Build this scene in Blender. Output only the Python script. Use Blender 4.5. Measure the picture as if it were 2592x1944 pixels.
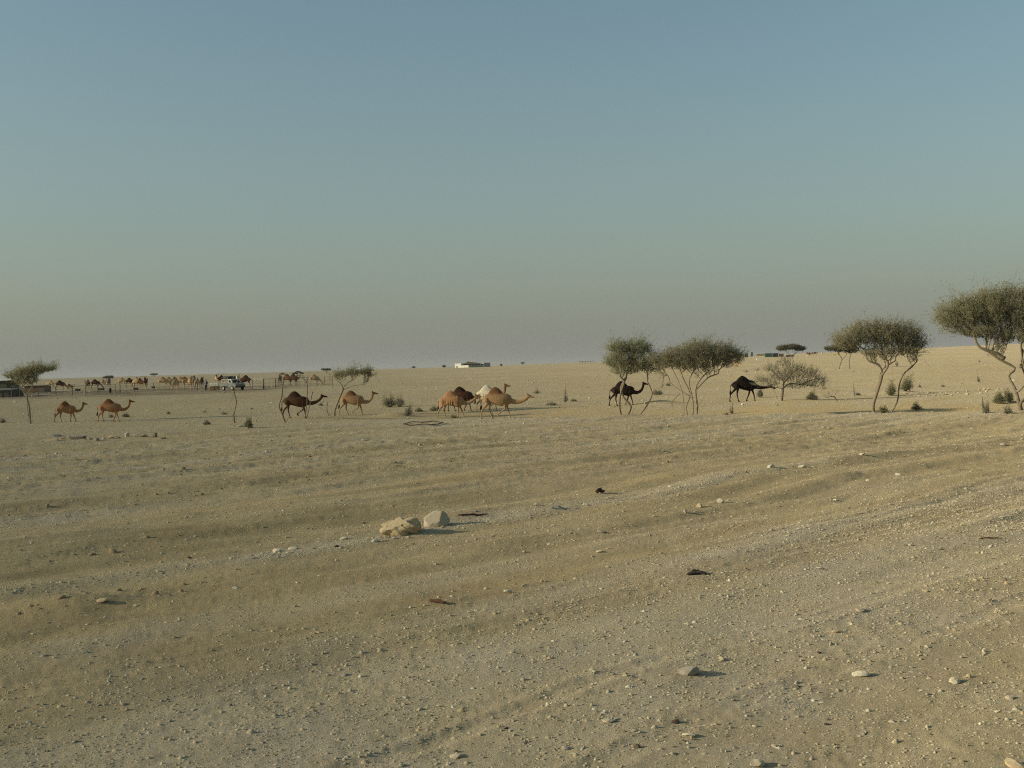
import bpy, bmesh, math, random
import numpy as np
from mathutils import Vector, Matrix
R = math.radians
scene = bpy.context.scene
for o in list(bpy.data.objects): bpy.data.objects.remove(o)
col = scene.collection

# ------------------------------------------------------------------ camera
W, H, FPX = 2592.0, 1944.0, 2900.0          # photograph's pixel grid, focal length in those pixels
EYE = 3.1                                    # camera height over the plain
PITCH, ROLL = math.atan(34 / FPX), R(1.6)
CA, SA = math.cos(ROLL), math.sin(ROLL)
F = Vector((0, math.cos(PITCH), -math.sin(PITCH)))
U0 = Vector((0, math.sin(PITCH), math.cos(PITCH))); R0 = Vector((1, 0, 0))
CU = U0 * CA + R0 * SA; CR = R0 * CA - U0 * SA
cam_d = bpy.data.cameras.new('camera'); cam = bpy.data.objects.new('camera', cam_d); col.objects.link(cam)
cam.matrix_world = Matrix(((CR.x, CU.x, -F.x, 0), (CR.y, CU.y, -F.y, 0), (CR.z, CU.z, -F.z, EYE), (0, 0, 0, 1)))
cam_d.sensor_width = 36; cam_d.lens = 36 * FPX / W; cam_d.clip_end = 20000; cam_d.clip_start = 0.1
scene.camera = cam
# ------------------------------------------------------------------ sky, sun, exposure
SUN_EL, SUN_AZ = R(17), R(-100)               # azimuth from +Y clockwise: the sun stands to the left
world = bpy.data.worlds.new('World'); scene.world = world; world.use_nodes = True
wn = world.node_tree.nodes; wl = world.node_tree.links; wn.clear()
wo = wn.new('ShaderNodeOutputWorld'); bg = wn.new('ShaderNodeBackground'); sky = wn.new('ShaderNodeTexSky')
sky.sky_type = 'NISHITA'; sky.sun_disc = False
sky.sun_elevation = SUN_EL; sky.sun_rotation = SUN_AZ
sky.altitude = 0; sky.air_density = 1.0; sky.dust_density = 2.0; sky.ozone_density = 1.0
# dust hangs in the lowest air all round the horizon and thins out with height
tint = wn.new('ShaderNodeVectorMath'); tint.operation = 'MULTIPLY'; tint.inputs[1].default_value = (1.14, 1.33, 1.20); wl.new(sky.outputs[0], tint.inputs[0])
wtc = wn.new('ShaderNodeTexCoord'); wsp = wn.new('ShaderNodeSeparateXYZ'); wl.new(wtc.outputs['Generated'], wsp.inputs[0])
wm = wn.new('ShaderNodeMath'); wm.operation = 'MULTIPLY'; wm.inputs[1].default_value = -1 / .17; wl.new(wsp.outputs['Z'], wm.inputs[0])
we = wn.new('ShaderNodeMath'); we.operation = 'EXPONENT'; we.use_clamp = True; wl.new(wm.outputs[0], we.inputs[0])
wmix = wn.new('ShaderNodeMix'); wmix.data_type = 'RGBA'; wmix.inputs[7].default_value = (2.42, 2.50, 2.24, 1); wl.new(we.outputs[0], wmix.inputs[0]); wl.new(tint.outputs[0], wmix.inputs[6]); wl.new(wmix.outputs[2], bg.inputs[0])
wl.new(bg.outputs[0], wo.inputs[0]); bg.inputs[1].default_value = 0.10
sun_d = bpy.data.lights.new('sun', 'SUN'); sun = bpy.data.objects.new('sun', sun_d); col.objects.link(sun)
sun_d.energy = 5.0; sun_d.angle = R(0.6); sun_d.color = (1.0, 0.885, 0.70)
sd = Vector((math.sin(SUN_AZ) * math.cos(SUN_EL), math.cos(SUN_AZ) * math.cos(SUN_EL), math.sin(SUN_EL)))
sun.rotation_euler = sd.to_track_quat('Z', 'Y').to_euler()
vs = scene.view_settings
vs.view_transform = 'Standard'; vs.look = 'None'; vs.gamma = 1; vs.use_curve_mapping = False; vs.exposure = 0.0
scene.cycles.max_bounces = 6; scene.cycles.transparent_max_bounces = 8
scene.cycles.filter_width = 1.15
scene.cycles.use_denoising = False          # the photograph is grainy: keep the gravel crisp
scene.cycles.volume_step_rate = 1.0; scene.cycles.volume_bounces = 0

# ------------------------------------------------------------------ helpers
def tag(o, label=None, cat=None, group=None, kind=None):
    if label: o['label'] = label
    if cat: o['category'] = cat
    if group: o['group'] = group
    if kind: o['kind'] = kind
    return o
def empty(name, loc=(0, 0, 0), rz=0):
    o = bpy.data.objects.new(name, None); col.objects.link(o); o.location = loc; o.rotation_euler = (0, 0, rz)
    o.empty_display_size = 0.2
    return o
def copy_tree(o, parent=None):
    c = o.copy(); col.objects.link(c); c.parent = parent
    for ch in o.children: copy_tree(ch, c)
    return c
def hsh(ix, iy, seed):
    h = (ix.astype(np.int64) * 374761393 + iy.astype(np.int64) * 668265263 + seed * 1442695041) & 0x7fffffff
    h = ((h ^ (h >> 13)) * 1274126177) & 0x7fffffff
    return (h ^ (h >> 16)) & 0x7fffffff
def noise(x, y, seed=0):
    x = np.asarray(x, float); y = np.asarray(y, float)
    x0 = np.floor(x); y0 = np.floor(y); fx = x - x0; fy = y - y0
    u = fx * fx * fx * (fx * (fx * 6 - 15) + 10); v = fy * fy * fy * (fy * (fy * 6 - 15) + 10)
    def g(dx, dy):
        a = hsh(x0 + dx, y0 + dy, seed) * (2 * np.pi / 0x7fffffff)
        return np.cos(a) * (fx - dx) + np.sin(a) * (fy - dy)
    a = g(0, 0); b = g(1, 0); c = g(0, 1); d = g(1, 1)
    return (a + (b - a) * u + (c - a) * v + (a - b - c + d) * u * v) * 1.45
def fbm(x, y, seed=0, o=3, gain=.5):
    s = 0; a = 1.0
    for i in range(o):
        s = s + a * noise(x * 2 ** i, y * 2 ** i, seed + i * 17); a *= gain
    return s
def S(x):
    x = np.clip(x, 0, 1); return x * x * (3 - 2 * x)

# ------------------------------------------------------------------ terrain
_k = np.array([[-9000, 0], [0, 0], [96, 0], [125, .55], [160, 1.35], [225, 1.75], [400, 2.6], [870, 5.8], [2000, 11.6], [3400, 16.8], [4300, 14], [9000, 5]], float)
_ty = np.arange(-9000, 9001, 4.0); _tz = np.interp(_ty, _k[:, 0], _k[:, 1])
_g = np.exp(-0.5 * (np.arange(-12, 13) / 4.5) ** 2); _tz = np.convolve(np.pad(_tz, 12, mode='edge'), _g / _g.sum(), 'valid')
# rows of berms and tracks that cross the foreground at 45 degrees: (t, half width, height, gravel)
BERMS = [(17.3, .40, .07, 1.0), (8.5, 1.1, .03, .8), (3.2, .9, .03, .5), (23.0, .7, .07, -.2), (27.5, .35, .05, .5), (31.0, .5, .08, .2),
         (35.6, .5, .10, .1), (39.5, .45, .06, .6), (44, .6, .08, .2), (13.2, .5, .03, .2), (-1.5, 1.0, .03, .5), (49, .8, .07, .7)]
def st(X, Y):
    s = .70 * X + .714 * Y; t = -.714 * X + .70 * Y
    t = t + .9 * noise(s / 17, t / 30, 5) + .25 * noise(s / 5, t / 8, 6)
    return s, t
def base_z(X, Y):
    z = np.interp(Y, _ty, _tz)
    z = z + 14.0 * np.exp(-((X - 1000) / 640) ** 2 - ((Y - 1500) / 520) ** 2) + 3.4 * np.exp(-((X - 270) / 190) ** 2 - ((Y - 790) / 300) ** 2)
    z = z + .5 * S((X - 20) / 60) * S((Y - 110) / 90) * np.exp(-((Y - 240) / 200) ** 2)
    v = Y - (73.7 - .33 * X) + .8 * noise(X / 7, Y / 30, 3)
    A = .62 * S((X + 18) / 18) * S((75 - X) / 25)
    z = z - A * (S(v / 3.5) - S((v - 7) / 15)) + .10 * A * np.exp(-((v + 1.0) / 1.6) ** 2)
    return z
def ground_z(X, Y, fine=False):
    X = np.asarray(X, float); Y = np.asarray(Y, float)
    r = np.hypot(X, Y); z = base_z(X, Y)
    near = 1 - S((r - 55) / 35); s, t = st(X, Y)
    mid = S((r - 14) / 10)
    rel = (.045 + .06 * mid) * fbm(t / 2.4, s / 20, 11, 3, .55) + .05 * mid * np.abs(fbm(t / 1.1, s / 7, 12, 2)) + .03 * fbm(X / 2.2, Y / 2.2, 14, 2) - .10 * S((9 - X - .3 * Y) / 14)
    for (tc, w, h, g) in BERMS:
        k = .55 + .6 * noise(s / 6 + tc, tc, 21)
        rel = rel + h * 1.25 * k * np.exp(-((t - tc) / w) ** 2)
    z = z + near * rel * S(r / 4)
    z = z + (1 - near) * (.05 * fbm(X / 7, Y / 7, 31, 3)) + S((r - 110) / 300) * .35 * fbm(X / 70, Y / 70, 33, 2)
    # the dug hollow and its little heap at the lower left
    z = z + .16 * np.exp(-(((X + 6.3) / .8) ** 2 + ((Y - 16.4) / .55) ** 2)) - .10 * np.exp(-(((X + 5.5) / .6) ** 2 + ((Y - 15.9) / .4) ** 2))
    # blown sand heaped round the bushes
    for (mx, my, mr, mh) in MOUNDS: z = z + mh * np.exp(-(((X - mx) / mr) ** 2 + ((Y - my) / mr) ** 2))
    if fine:
        cl = np.exp(-((t - 23.2) / 1.1) ** 2) * S((X + 3) / 4) + .8 * np.exp(-((t - 35.4) / 1.0) ** 2) + .8 * np.exp(-((t - 29.2) / .9) ** 2) * S((2 - X) / 5) + .7 * np.exp(-((t - 20.6) / .9) ** 2) * S((-2 - X) / 4) + .6 * np.exp(-((t - 15.6) / .9) ** 2) * S((-3 - X) / 3)
        z = z + cl * (.035 * np.maximum(0, fbm(X / .45, Y / .45, 91, 3, .6) + .05) - .01)
        n1 = 1 - S((r - 18) / 30)
        for tr in (5.6, 7.1, 9.9, 11.4, 26.2, 27.8, 36.9, 38.4):   # wheel ruts with pushed up rims
            q = t - tr; z = z + near * (.010 * np.exp(-((np.abs(q) - .19) / .07) ** 2) - .011 * np.exp(-(q / .15) ** 4)) * (.5 + .8 * S(.5 + noise(s / 5, tr, 95)))
        rough = .6 + .8 * S(.5 + fbm(t / 1.5, s / 9, 44, 2))
        z = z + n1 * rough * (.007 * fbm(X / .34, Y / .34, 41, 4, .7) + .008 * np.maximum(0, fbm(X / .13, Y / .13, 47, 2) - .1))
        z = z + (1 - n1) * near * .034 * fbm(X / .9, Y / .9, 43, 4, .65) * rough
    return z
MOUNDS = []
def zat(X, Y): return float(ground_z(np.array([X]), np.array([Y]))[0])
def px_of(P):
    d = Vector(P) - Vector((0, 0, EYE)); f = d.dot(F)
    return (1296 + FPX * d.dot(CR) / f, 972 - FPX * d.dot(CU) / f)
def at_depth(px, Y, dz=0):
    """ground point at depth Y that stands in the photo's column px"""
    X = (px - 1296) / FPX * Y
    for i in range(6):
        z = zat(X, Y) + dz; q = px_of((X, Y, z)); X += (px - q[0]) / FPX * Y
    return Vector((X, Y, zat(X, Y)))
def at_row(px, py, Y0=6, Y1=4000):
    """first ground point under the photo's pixel"""
    d = F + CR * ((px - 1296) / FPX) + CU * ((972 - py) / FPX)
    Ys = np.exp(np.linspace(math.log(Y0), math.log(Y1), 1400)); k = Ys / d.y
    X = d.x * k; Z = EYE + d.z * k; below = np.nonzero(Z < ground_z(X, Ys))[0]
    i = below[0] if len(below) else len(Ys) - 1
    if i > 0:
        Ys = np.linspace(Ys[i - 1], Ys[i], 40); k = Ys / d.y; X = d.x * k; Z = EYE + d.z * k
        b2 = np.nonzero(Z < ground_z(X, Ys))[0]; i = b2[0] if len(b2) else 39
    return Vector((X[i], Ys[i], zat(X[i], Ys[i])))

# ------------------------------------------------------------------ materials
def new_mat(name):
    m = bpy.data.materials.new(name); m.use_nodes = True; nt = m.node_tree
    b = nt.nodes['Principled BSDF']; b.inputs['Specular IOR Level'].default_value = 0.25
    if 'Diffuse Roughness' in b.inputs: b.inputs['Diffuse Roughness'].default_value = .8
    return m, nt, b
def mixc(nt, fac, a, b, blend='MIX'):
    n = nt.nodes.new('ShaderNodeMix'); n.data_type = 'RGBA'; n.blend_type = blend
    for s, v in ((n.inputs[0], fac), (n.inputs[6], a), (n.inputs[7], b)):
        if hasattr(v, 'is_output') or isinstance(v, bpy.types.NodeSocket): nt.links.new(v, s)
        else: s.default_value = v if not isinstance(v, tuple) else (*v[:3], 1)
    return n.outputs[2]
def nz(nt, scale, detail=4, coord='Object', rough=.6):
    tc = nt.nodes.new('ShaderNodeTexCoord'); n = nt.nodes.new('ShaderNodeTexNoise')
    n.inputs['Scale'].default_value = scale; n.inputs['Detail'].default_value = detail; n.inputs['Roughness'].default_value = rough
    nt.links.new(tc.outputs[coord], n.inputs['Vector']); return n.outputs[0]
def ramp(nt, fac, a, b):
    n = nt.nodes.new('ShaderNodeMapRange'); n.inputs[1].default_value = a; n.inputs[2].default_value = b
    nt.links.new(fac, n.inputs[0]); return n.outputs[0]
def bump(nt, b, h, strength, dist):
    n = nt.nodes.new('ShaderNodeBump'); n.inputs['Strength'].default_value = strength; n.inputs['Distance'].default_value = dist
    nt.links.new(h, n.inputs['Height']); nt.links.new(n.outputs[0], b.inputs['Normal'])
def island(nt):
    g = nt.nodes.new('ShaderNodeNewGeometry'); return g.outputs['Random Per Island']
_mats = {}
def plain(name, c1, c2=None, rough=.85, scale=6, metal=0, bmp=0, isl=0):
    if name in _mats: return _mats[name]
    m, nt, b = new_mat(name); b.inputs['Roughness'].default_value = rough; b.inputs['Metallic'].default_value = metal
    c2 = c2 or tuple(x * .7 for x in c1); n = nz(nt, scale, 5)
    c = mixc(nt, ramp(nt, n, .35, .68), c1, c2)
    if isl: c = mixc(nt, island(nt), c, c2)
    nt.links.new(c, b.inputs['Base Color'])
    if bmp: bump(nt, b, nz(nt, scale * 4, 4), .6, bmp)
    _mats[name] = m; return m

# ------------------------------------------------------------------ mesh builders
class MB:
    def __init__(s): s.v = []; s.f = []
    def add(s, V, Fc):
        o = len(s.v); s.v.extend([tuple(p) for p in V]); s.f.extend([tuple(i + o for i in f) for f in Fc])
    def box(s, c, d, rz=0, tilt=None):
        V = []
        M = Matrix.Rotation(rz, 3, 'Z') if tilt is None else tilt
        for sx in (-1, 1):
            for sy in (-1, 1):
                for sz in (-1, 1): V.append(Vector(c) + M @ Vector((sx * d[0] / 2, sy * d[1] / 2, sz * d[2] / 2)))
        s.add(V, [(0, 1, 3, 2), (4, 6, 7, 5), (0, 4, 5, 1), (2, 3, 7, 6), (0, 2, 6, 4), (1, 5, 7, 3)]); return s
    def tube(s, P, rad, n=6, flat=1.0):
        P = [Vector(p) for p in P]; rings = []; k = len(P)
        if not hasattr(rad, '__len__'): rad = [rad] * k
        ref = None; V = []
        for i, p in enumerate(P):
            d = (P[min(i + 1, k - 1)] - P[max(i - 1, 0)])
            d = d.normalized() if d.length > 1e-6 else Vector((0, 0, 1))
            if ref is None: ref = Vector((0, 1, 0)) if abs(d.y) < .9 else Vector((1, 0, 0))
            a = (ref - d * ref.dot(d)).normalized(); ref = a; b = d.cross(a)
            r = rad[i]; ra, rb = (r if not hasattr(r, '__len__') else r[0]), (r * flat if not hasattr(r, '__len__') else r[1])
            for j in range(n):
                t = 2 * math.pi * j / n; V.append(p + a * (ra * math.cos(t)) + b * (rb * math.sin(t)))
        Fc = [(i * n + j, i * n + (j + 1) % n, (i + 1) * n + (j + 1) % n, (i + 1) * n + j) for i in range(k - 1) for j in range(n)]
        Fc.append(tuple(range(n - 1, -1, -1))); Fc.append(tuple((k - 1) * n + j for j in range(n)))
        s.add(V, Fc); return s
    def grid(s, pts, nu, nv):
        s.add(pts, [(i * nv + j, i * nv + j + 1, (i + 1) * nv + j + 1, (i + 1) * nv + j) for i in range(nu - 1) for j in range(nv - 1)]); return s
    def mesh(s, name, m, smooth=False):
        me = bpy.data.meshes.new(name); me.from_pydata(s.v, [], s.f); me.update()
        if m: me.materials.append(m)
        if smooth: me.polygons.foreach_set('use_smooth', [True] * len(me.polygons))
        return me
    def build(s, name, m, parent=None, smooth=False):
        o = bpy.data.objects.new(name, s.mesh(name, m, smooth)); col.objects.link(o)
        if parent: o.parent = parent
        return o
def np_mesh(name, V, Fc, m, smooth=False):
    """V (n,3), Fc (k,3|4) arrays -> mesh, fast"""
    me = bpy.data.meshes.new(name); k, c = Fc.shape
    me.vertices.add(len(V)); me.vertices.foreach_set('co', V.astype(np.float32).ravel())
    me.loops.add(k * c); me.loops.foreach_set('vertex_index', Fc.astype(np.int32).ravel())
    me.polygons.add(k); me.polygons.foreach_set('loop_start', (np.arange(k) * c).astype(np.int32))
    try: me.polygons.foreach_set('loop_total', np.full(k, c, np.int32))
    except Exception: pass
    me.update(calc_edges=True)
    if smooth: me.polygons.foreach_set('use_smooth', np.ones(k, bool))
    me.materials.append(m); return me
def obj(name, me, parent=None):
    o = bpy.data.objects.new(name, me); col.objects.link(o)
    if parent: o.parent = parent
    return o
def bevel(o, w=.02, seg=2):
    md = o.modifiers.new('bevel', 'BEVEL'); md.width = w; md.segments = seg; md.limit_method = 'ANGLE'; return o


# ------------------------------------------------------------------ the ground, one sheet to the horizon
MOUNDS[:] = [(-9.1, 88.5, 1.2, .28), (11.6, 92, 1.6, .32), (33, 99, 2.2, .30), (29.5, 69.5, 2.0, .30), (22.0, 91.5, 1.8, .15), (-20.5, 66.5, 1.0, .10)]
def gravel(X, Y):
    s, t = st(X, Y)
    g = .30 + .55 * fbm(t / 2.3, s / 15, 61, 3) + .25 * fbm(X / 1.1, Y / 1.1, 62, 2)
    for (tc, w, h, a) in BERMS: g = g + .55 * a * np.exp(-((t - tc) / (w * 1.3)) ** 2)
    g = g + .75 * np.exp(-((t - 8.3) / 2.8) ** 4) - .35 * np.exp(-((t - 14) / 2.2) ** 2) - .3 * np.exp(-((t - 21) / 2.5) ** 2)
    # the pale graded strip in front of the trees
    v = Y - (73.7 - .33 * X); g = g + .55 * np.exp(-((v + 4) / 4.5) ** 2) * S((X + 22) / 20) - .5 * S((v - 1) / 3) * (1 - S((v - 12) / 8)) * S((X + 18) / 18)
    return np.clip(g, 0, 1.3)
def build_ground():
    r = [.6, 1.2, 2, 3, 4, 5, 6]
    while r[-1] < 4300:
        q = r[-1]; r.append(q + (min(q * q * 6.5e-4, .0085 * q) if q < 112 else .03 * q))
    r = np.array(r); fa = np.linspace(R(-29), R(29), 640); sd_ = R(29) + (R(180) - R(29)) * (np.linspace(0, 1, 44)[1:] ** 1.7)
    a = np.concatenate([-sd_[::-1], fa, sd_]); a[0] = -math.pi; a[-1] = math.pi
    A, Q = np.meshgrid(a, r); X = Q * np.sin(A); Y = Q * np.cos(A); Z = ground_z(X, Y, True)
    nr, na = X.shape
    idx = np.arange(nr * na).reshape(nr, na)
    f = np.stack([idx[:-1, :-1], idx[:-1, 1:], idx[1:, 1:], idx[1:, :-1]], -1).reshape(-1, 4)
    V = np.stack([X, Y, Z], -1).reshape(-1, 3)
    # the middle under the camera
    f0 = np.stack([idx[0, :-3:3], idx[0, 1:-2:3], idx[0, 2:-1:3], idx[0, 3::3]], -1)
    me = np_mesh('ground', V, f, ground_mat(), True)
    x, y = V[:, 0], V[:, 1]; s, t = st(x, y)
    g = np.clip(gravel(x, y), 0, 1)
    orange = np.clip(.32 + .6 * fbm(t / 3.3, s / 20, 71, 3) + .3 * fbm(x / 9, y / 9, 72, 2), 0, 1) * (1 - .6 * g)
    v = y - (73.7 - .33 * x); orange = orange + .45 * S((v - 1) / 3) * (1 - S((v - 14) / 10)) * S((x + 25) / 25)
    # trampled dung-brown earth inside the pen at the left
    dark = S((y - 152 - .02 * x) / 6) * (1 - S((y - 196) / 22)) * S((-28 - x) / 14) * S((x + 190) / 30) * (.62 + .45 * fbm(x / 9, y / 5, 75, 3))
    damp = np.clip(fbm(t / 3.0, s / 26, 81, 3) * 1.3 + .18 + .45 * np.exp(-((t - 19.5) / 2.6) ** 2) * S((4 - x) / 6) + .4 * np.exp(-((t - 25.5) / 2.0) ** 2) + .35 * np.exp(-((t - 33) / 2.2) ** 2) + .35 * np.exp(-((t - 13.5) / 2.2) ** 2) * S((2 - x) / 5), 0, 1) * (1 - S((np.hypot(x, y) - 50) / 25))  # darker brown bands in the sand colour, stronger towards the left
    for nm, arr in (('gravel', g), ('orange', orange), ('dung', np.clip(dark, 0, 1)), ('damp', damp)):
        at = me.attributes.new(nm, 'FLOAT', 'POINT'); at.data.foreach_set('value', arr.astype(np.float32))
    return tag(obj('ground', me), 'sandy stony desert plain crossed by faint wheel tracks', None, None, 'structure')
def ground_mat():
    m, nt, b = new_mat('desert_ground'); b.inputs['Roughness'].default_value = .95; b.inputs['Specular IOR Level'].default_value = .1
    def at(n):
        a = nt.nodes.new('ShaderNodeAttribute'); a.attribute_name = n; return a.outputs['Fac']
    n1 = nz(nt, 55, 6, rough=.75); n2 = nz(nt, 9, 6, rough=.7); n3 = nz(nt, .35, 5); n4 = nz(nt, .02, 4)
    sand = mixc(nt, ramp(nt, n2, .3, .7), (.410, .318, .185), (.355, .270, .150))
    sand = mixc(nt, at('orange'), sand, (0.500, 0.360, 0.147))
    grav = mixc(nt, ramp(nt, n1, .34, .66), (.540, .485, .372), (.425, .372, .278))
    c = mixc(nt, at('gravel'), sand, grav)
    c = mixc(nt, ramp(nt, at('damp'), .05, .95), c, (0.240, 0.182, 0.084))
    c = mixc(nt, ramp(nt, n3, .35, .75), c, (0.480, 0.394, 0.210))
    # loose specks: pale chips and dark crumbs too small to model
    vt = nt.nodes.new('ShaderNodeTexVoronoi'); vt.inputs['Scale'].default_value = 26; tc = nt.nodes.new('ShaderNodeTexCoord'); nt.links.new(tc.outputs['Object'], vt.inputs['Vector'])
    speck = nt.nodes.new('ShaderNodeMath'); speck.operation = 'LESS_THAN'; nt.links.new(vt.outputs['Distance'], speck.inputs[0]); speck.inputs[1].default_value = .26
    cc = mixc(nt, .75, c, vt.outputs['Color'], 'SOFT_LIGHT')
    hs = nt.nodes.new('ShaderNodeHueSaturation'); hs.inputs['Saturation'].default_value = .45; nt.links.new(cc, hs.inputs['Color'])
    f2 = nt.nodes.new('ShaderNodeMath'); f2.operation = 'MULTIPLY'; nt.links.new(speck.outputs[0], f2.inputs[0]); nt.links.new(at('gravel'), f2.inputs[1])
    c = mixc(nt, f2.outputs[0], c, hs.outputs[0])
    c = mixc(nt, ramp(nt, n4, .3, .8), c, (.345, .270, .160))
    for sc_, lo, hi, w in ((130, .46, .66, .36), (38, .48, .66, .28), (11, .50, .68, .26), (3.1, .50, .70, .2), (.9, .50, .72, .16)):
        q = nz(nt, sc_, 3, rough=.8); r1 = nt.nodes.new('ShaderNodeMath'); r1.operation = 'MULTIPLY'; nt.links.new(ramp(nt, q, lo, hi), r1.inputs[0]); r1.inputs[1].default_value = w
        c = mixc(nt, r1.outputs[0], c, (0.240, 0.182, 0.088)); q2 = nz(nt, sc_ * 1.37, 3, rough=.8)
        r2 = nt.nodes.new('ShaderNodeMath'); r2.operation = 'MULTIPLY'; nt.links.new(ramp(nt, q2, .60, .74), r2.inputs[0]); r2.inputs[1].default_value = w * 1.3; c = mixc(nt, r2.outputs[0], c, (0.660, 0.581, 0.370))
    c = mixc(nt, at('dung'), c, (.150, .108, .066))
    nt.links.new(c, b.inputs['Base Color'])
    h = nt.nodes.new('ShaderNodeMath'); h.operation = 'MULTIPLY_ADD'; nt.links.new(n1, h.inputs[0]); h.inputs[1].default_value = 1.1; nt.links.new(n2, h.inputs[2])
    bump(nt, b, h.outputs[0], .8, .028)
    return m
build_ground()

# ------------------------------------------------------------------ camels
XS = 1.15
TORSO = [(-.81, 1.24, 1.38, .06), (-.74, 1.12, 1.48, .15), (-.60, 1.05, 1.58, .22), (-.40, 1.02, 1.65, .26), (-.20, .97, 1.68, .31), (0, .89, 1.68, .345),
         (.20, .83, 1.67, .35), (.40, .79, 1.65, .325), (.58, .82, 1.62, .265), (.72, .93, 1.55, .20), (.83, 1.07, 1.45, .12)]
HUMP = [(1.42, .52, .25, -.06), (1.60, .47, .235, -.06), (1.74, .38, .20, -.065), (1.86, .28, .155, -.07), (1.95, .19, .11, -.08), (2.01, .11, .07, -.085), (2.04, .03, .02, -.09)]
NECKS = {
 'walk': ([(.60, 1.28, .21), (.82, 1.10, .165), (1.02, 1.06, .135), (1.22, 1.12, .115), (1.38, 1.30, .10), (1.47, 1.54, .092), (1.50, 1.74, .09)], (1.47, 1.80), (1.0, -.10)),
 'long': ([(.60, 1.28, .21), (.84, 1.12, .165), (1.06, 1.10, .135), (1.30, 1.17, .115), (1.50, 1.30, .10), (1.64, 1.46, .092), (1.70, 1.58, .09)], (1.66, 1.63), (1.0, -.06)),
 'low': ([(.60, 1.26, .21), (.84, 1.12, .165), (1.08, 1.07, .135), (1.33, 1.09, .118), (1.56, 1.17, .105), (1.72, 1.30, .098), (1.78, 1.40, .09)], (1.74, 1.46), (1.0, -.16)),
 'high': ([(.60, 1.30, .21), (.82, 1.20, .165), (1.00, 1.22, .135), (1.14, 1.36, .115), (1.22, 1.58, .10), (1.26, 1.82, .092), (1.28, 1.98, .09)], (1.25, 2.03), (1.0, -.05)),
 'reach': ([(.60, 1.26, .21), (.84, 1.12, .165), (1.08, 1.06, .135), (1.33, 1.05, .118), (1.56, 1.06, .105), (1.74, 1.09, .098), (1.82, 1.11, .09)], (1.80, 1.13), (1.0, -.38)),
 'graze': ([(.60, 1.26, .21), (.80, 1.06, .165), (.95, .88, .135), (1.08, .70, .118), (1.20, .50, .105), (1.30, .36, .098), (1.34, .30, .09)], (1.34, .30), (.75, -.66)),
}
def loft_xz(mb, st_):   # stations (x, zlo, zhi, hw): torso
    n = 14; V = []
    for (x, lo, hi, hw) in st_:
        c = (lo + hi) / 2; h = (hi - lo) / 2
        for j in range(n):
            t = 2 * math.pi * j / n; V.append((x * XS + .05, hw * math.copysign(abs(math.cos(t)) ** .85, math.cos(t)), c + h * math.sin(t)))
    k = len(st_); Fc = [(i * n + j, i * n + (j + 1) % n, (i + 1) * n + (j + 1) % n, (i + 1) * n + j) for i in range(k - 1) for j in range(n)]
    Fc += [tuple(range(n - 1, -1, -1)), tuple((k - 1) * n + j for j in range(n))]; mb.add(V, Fc)
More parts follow.
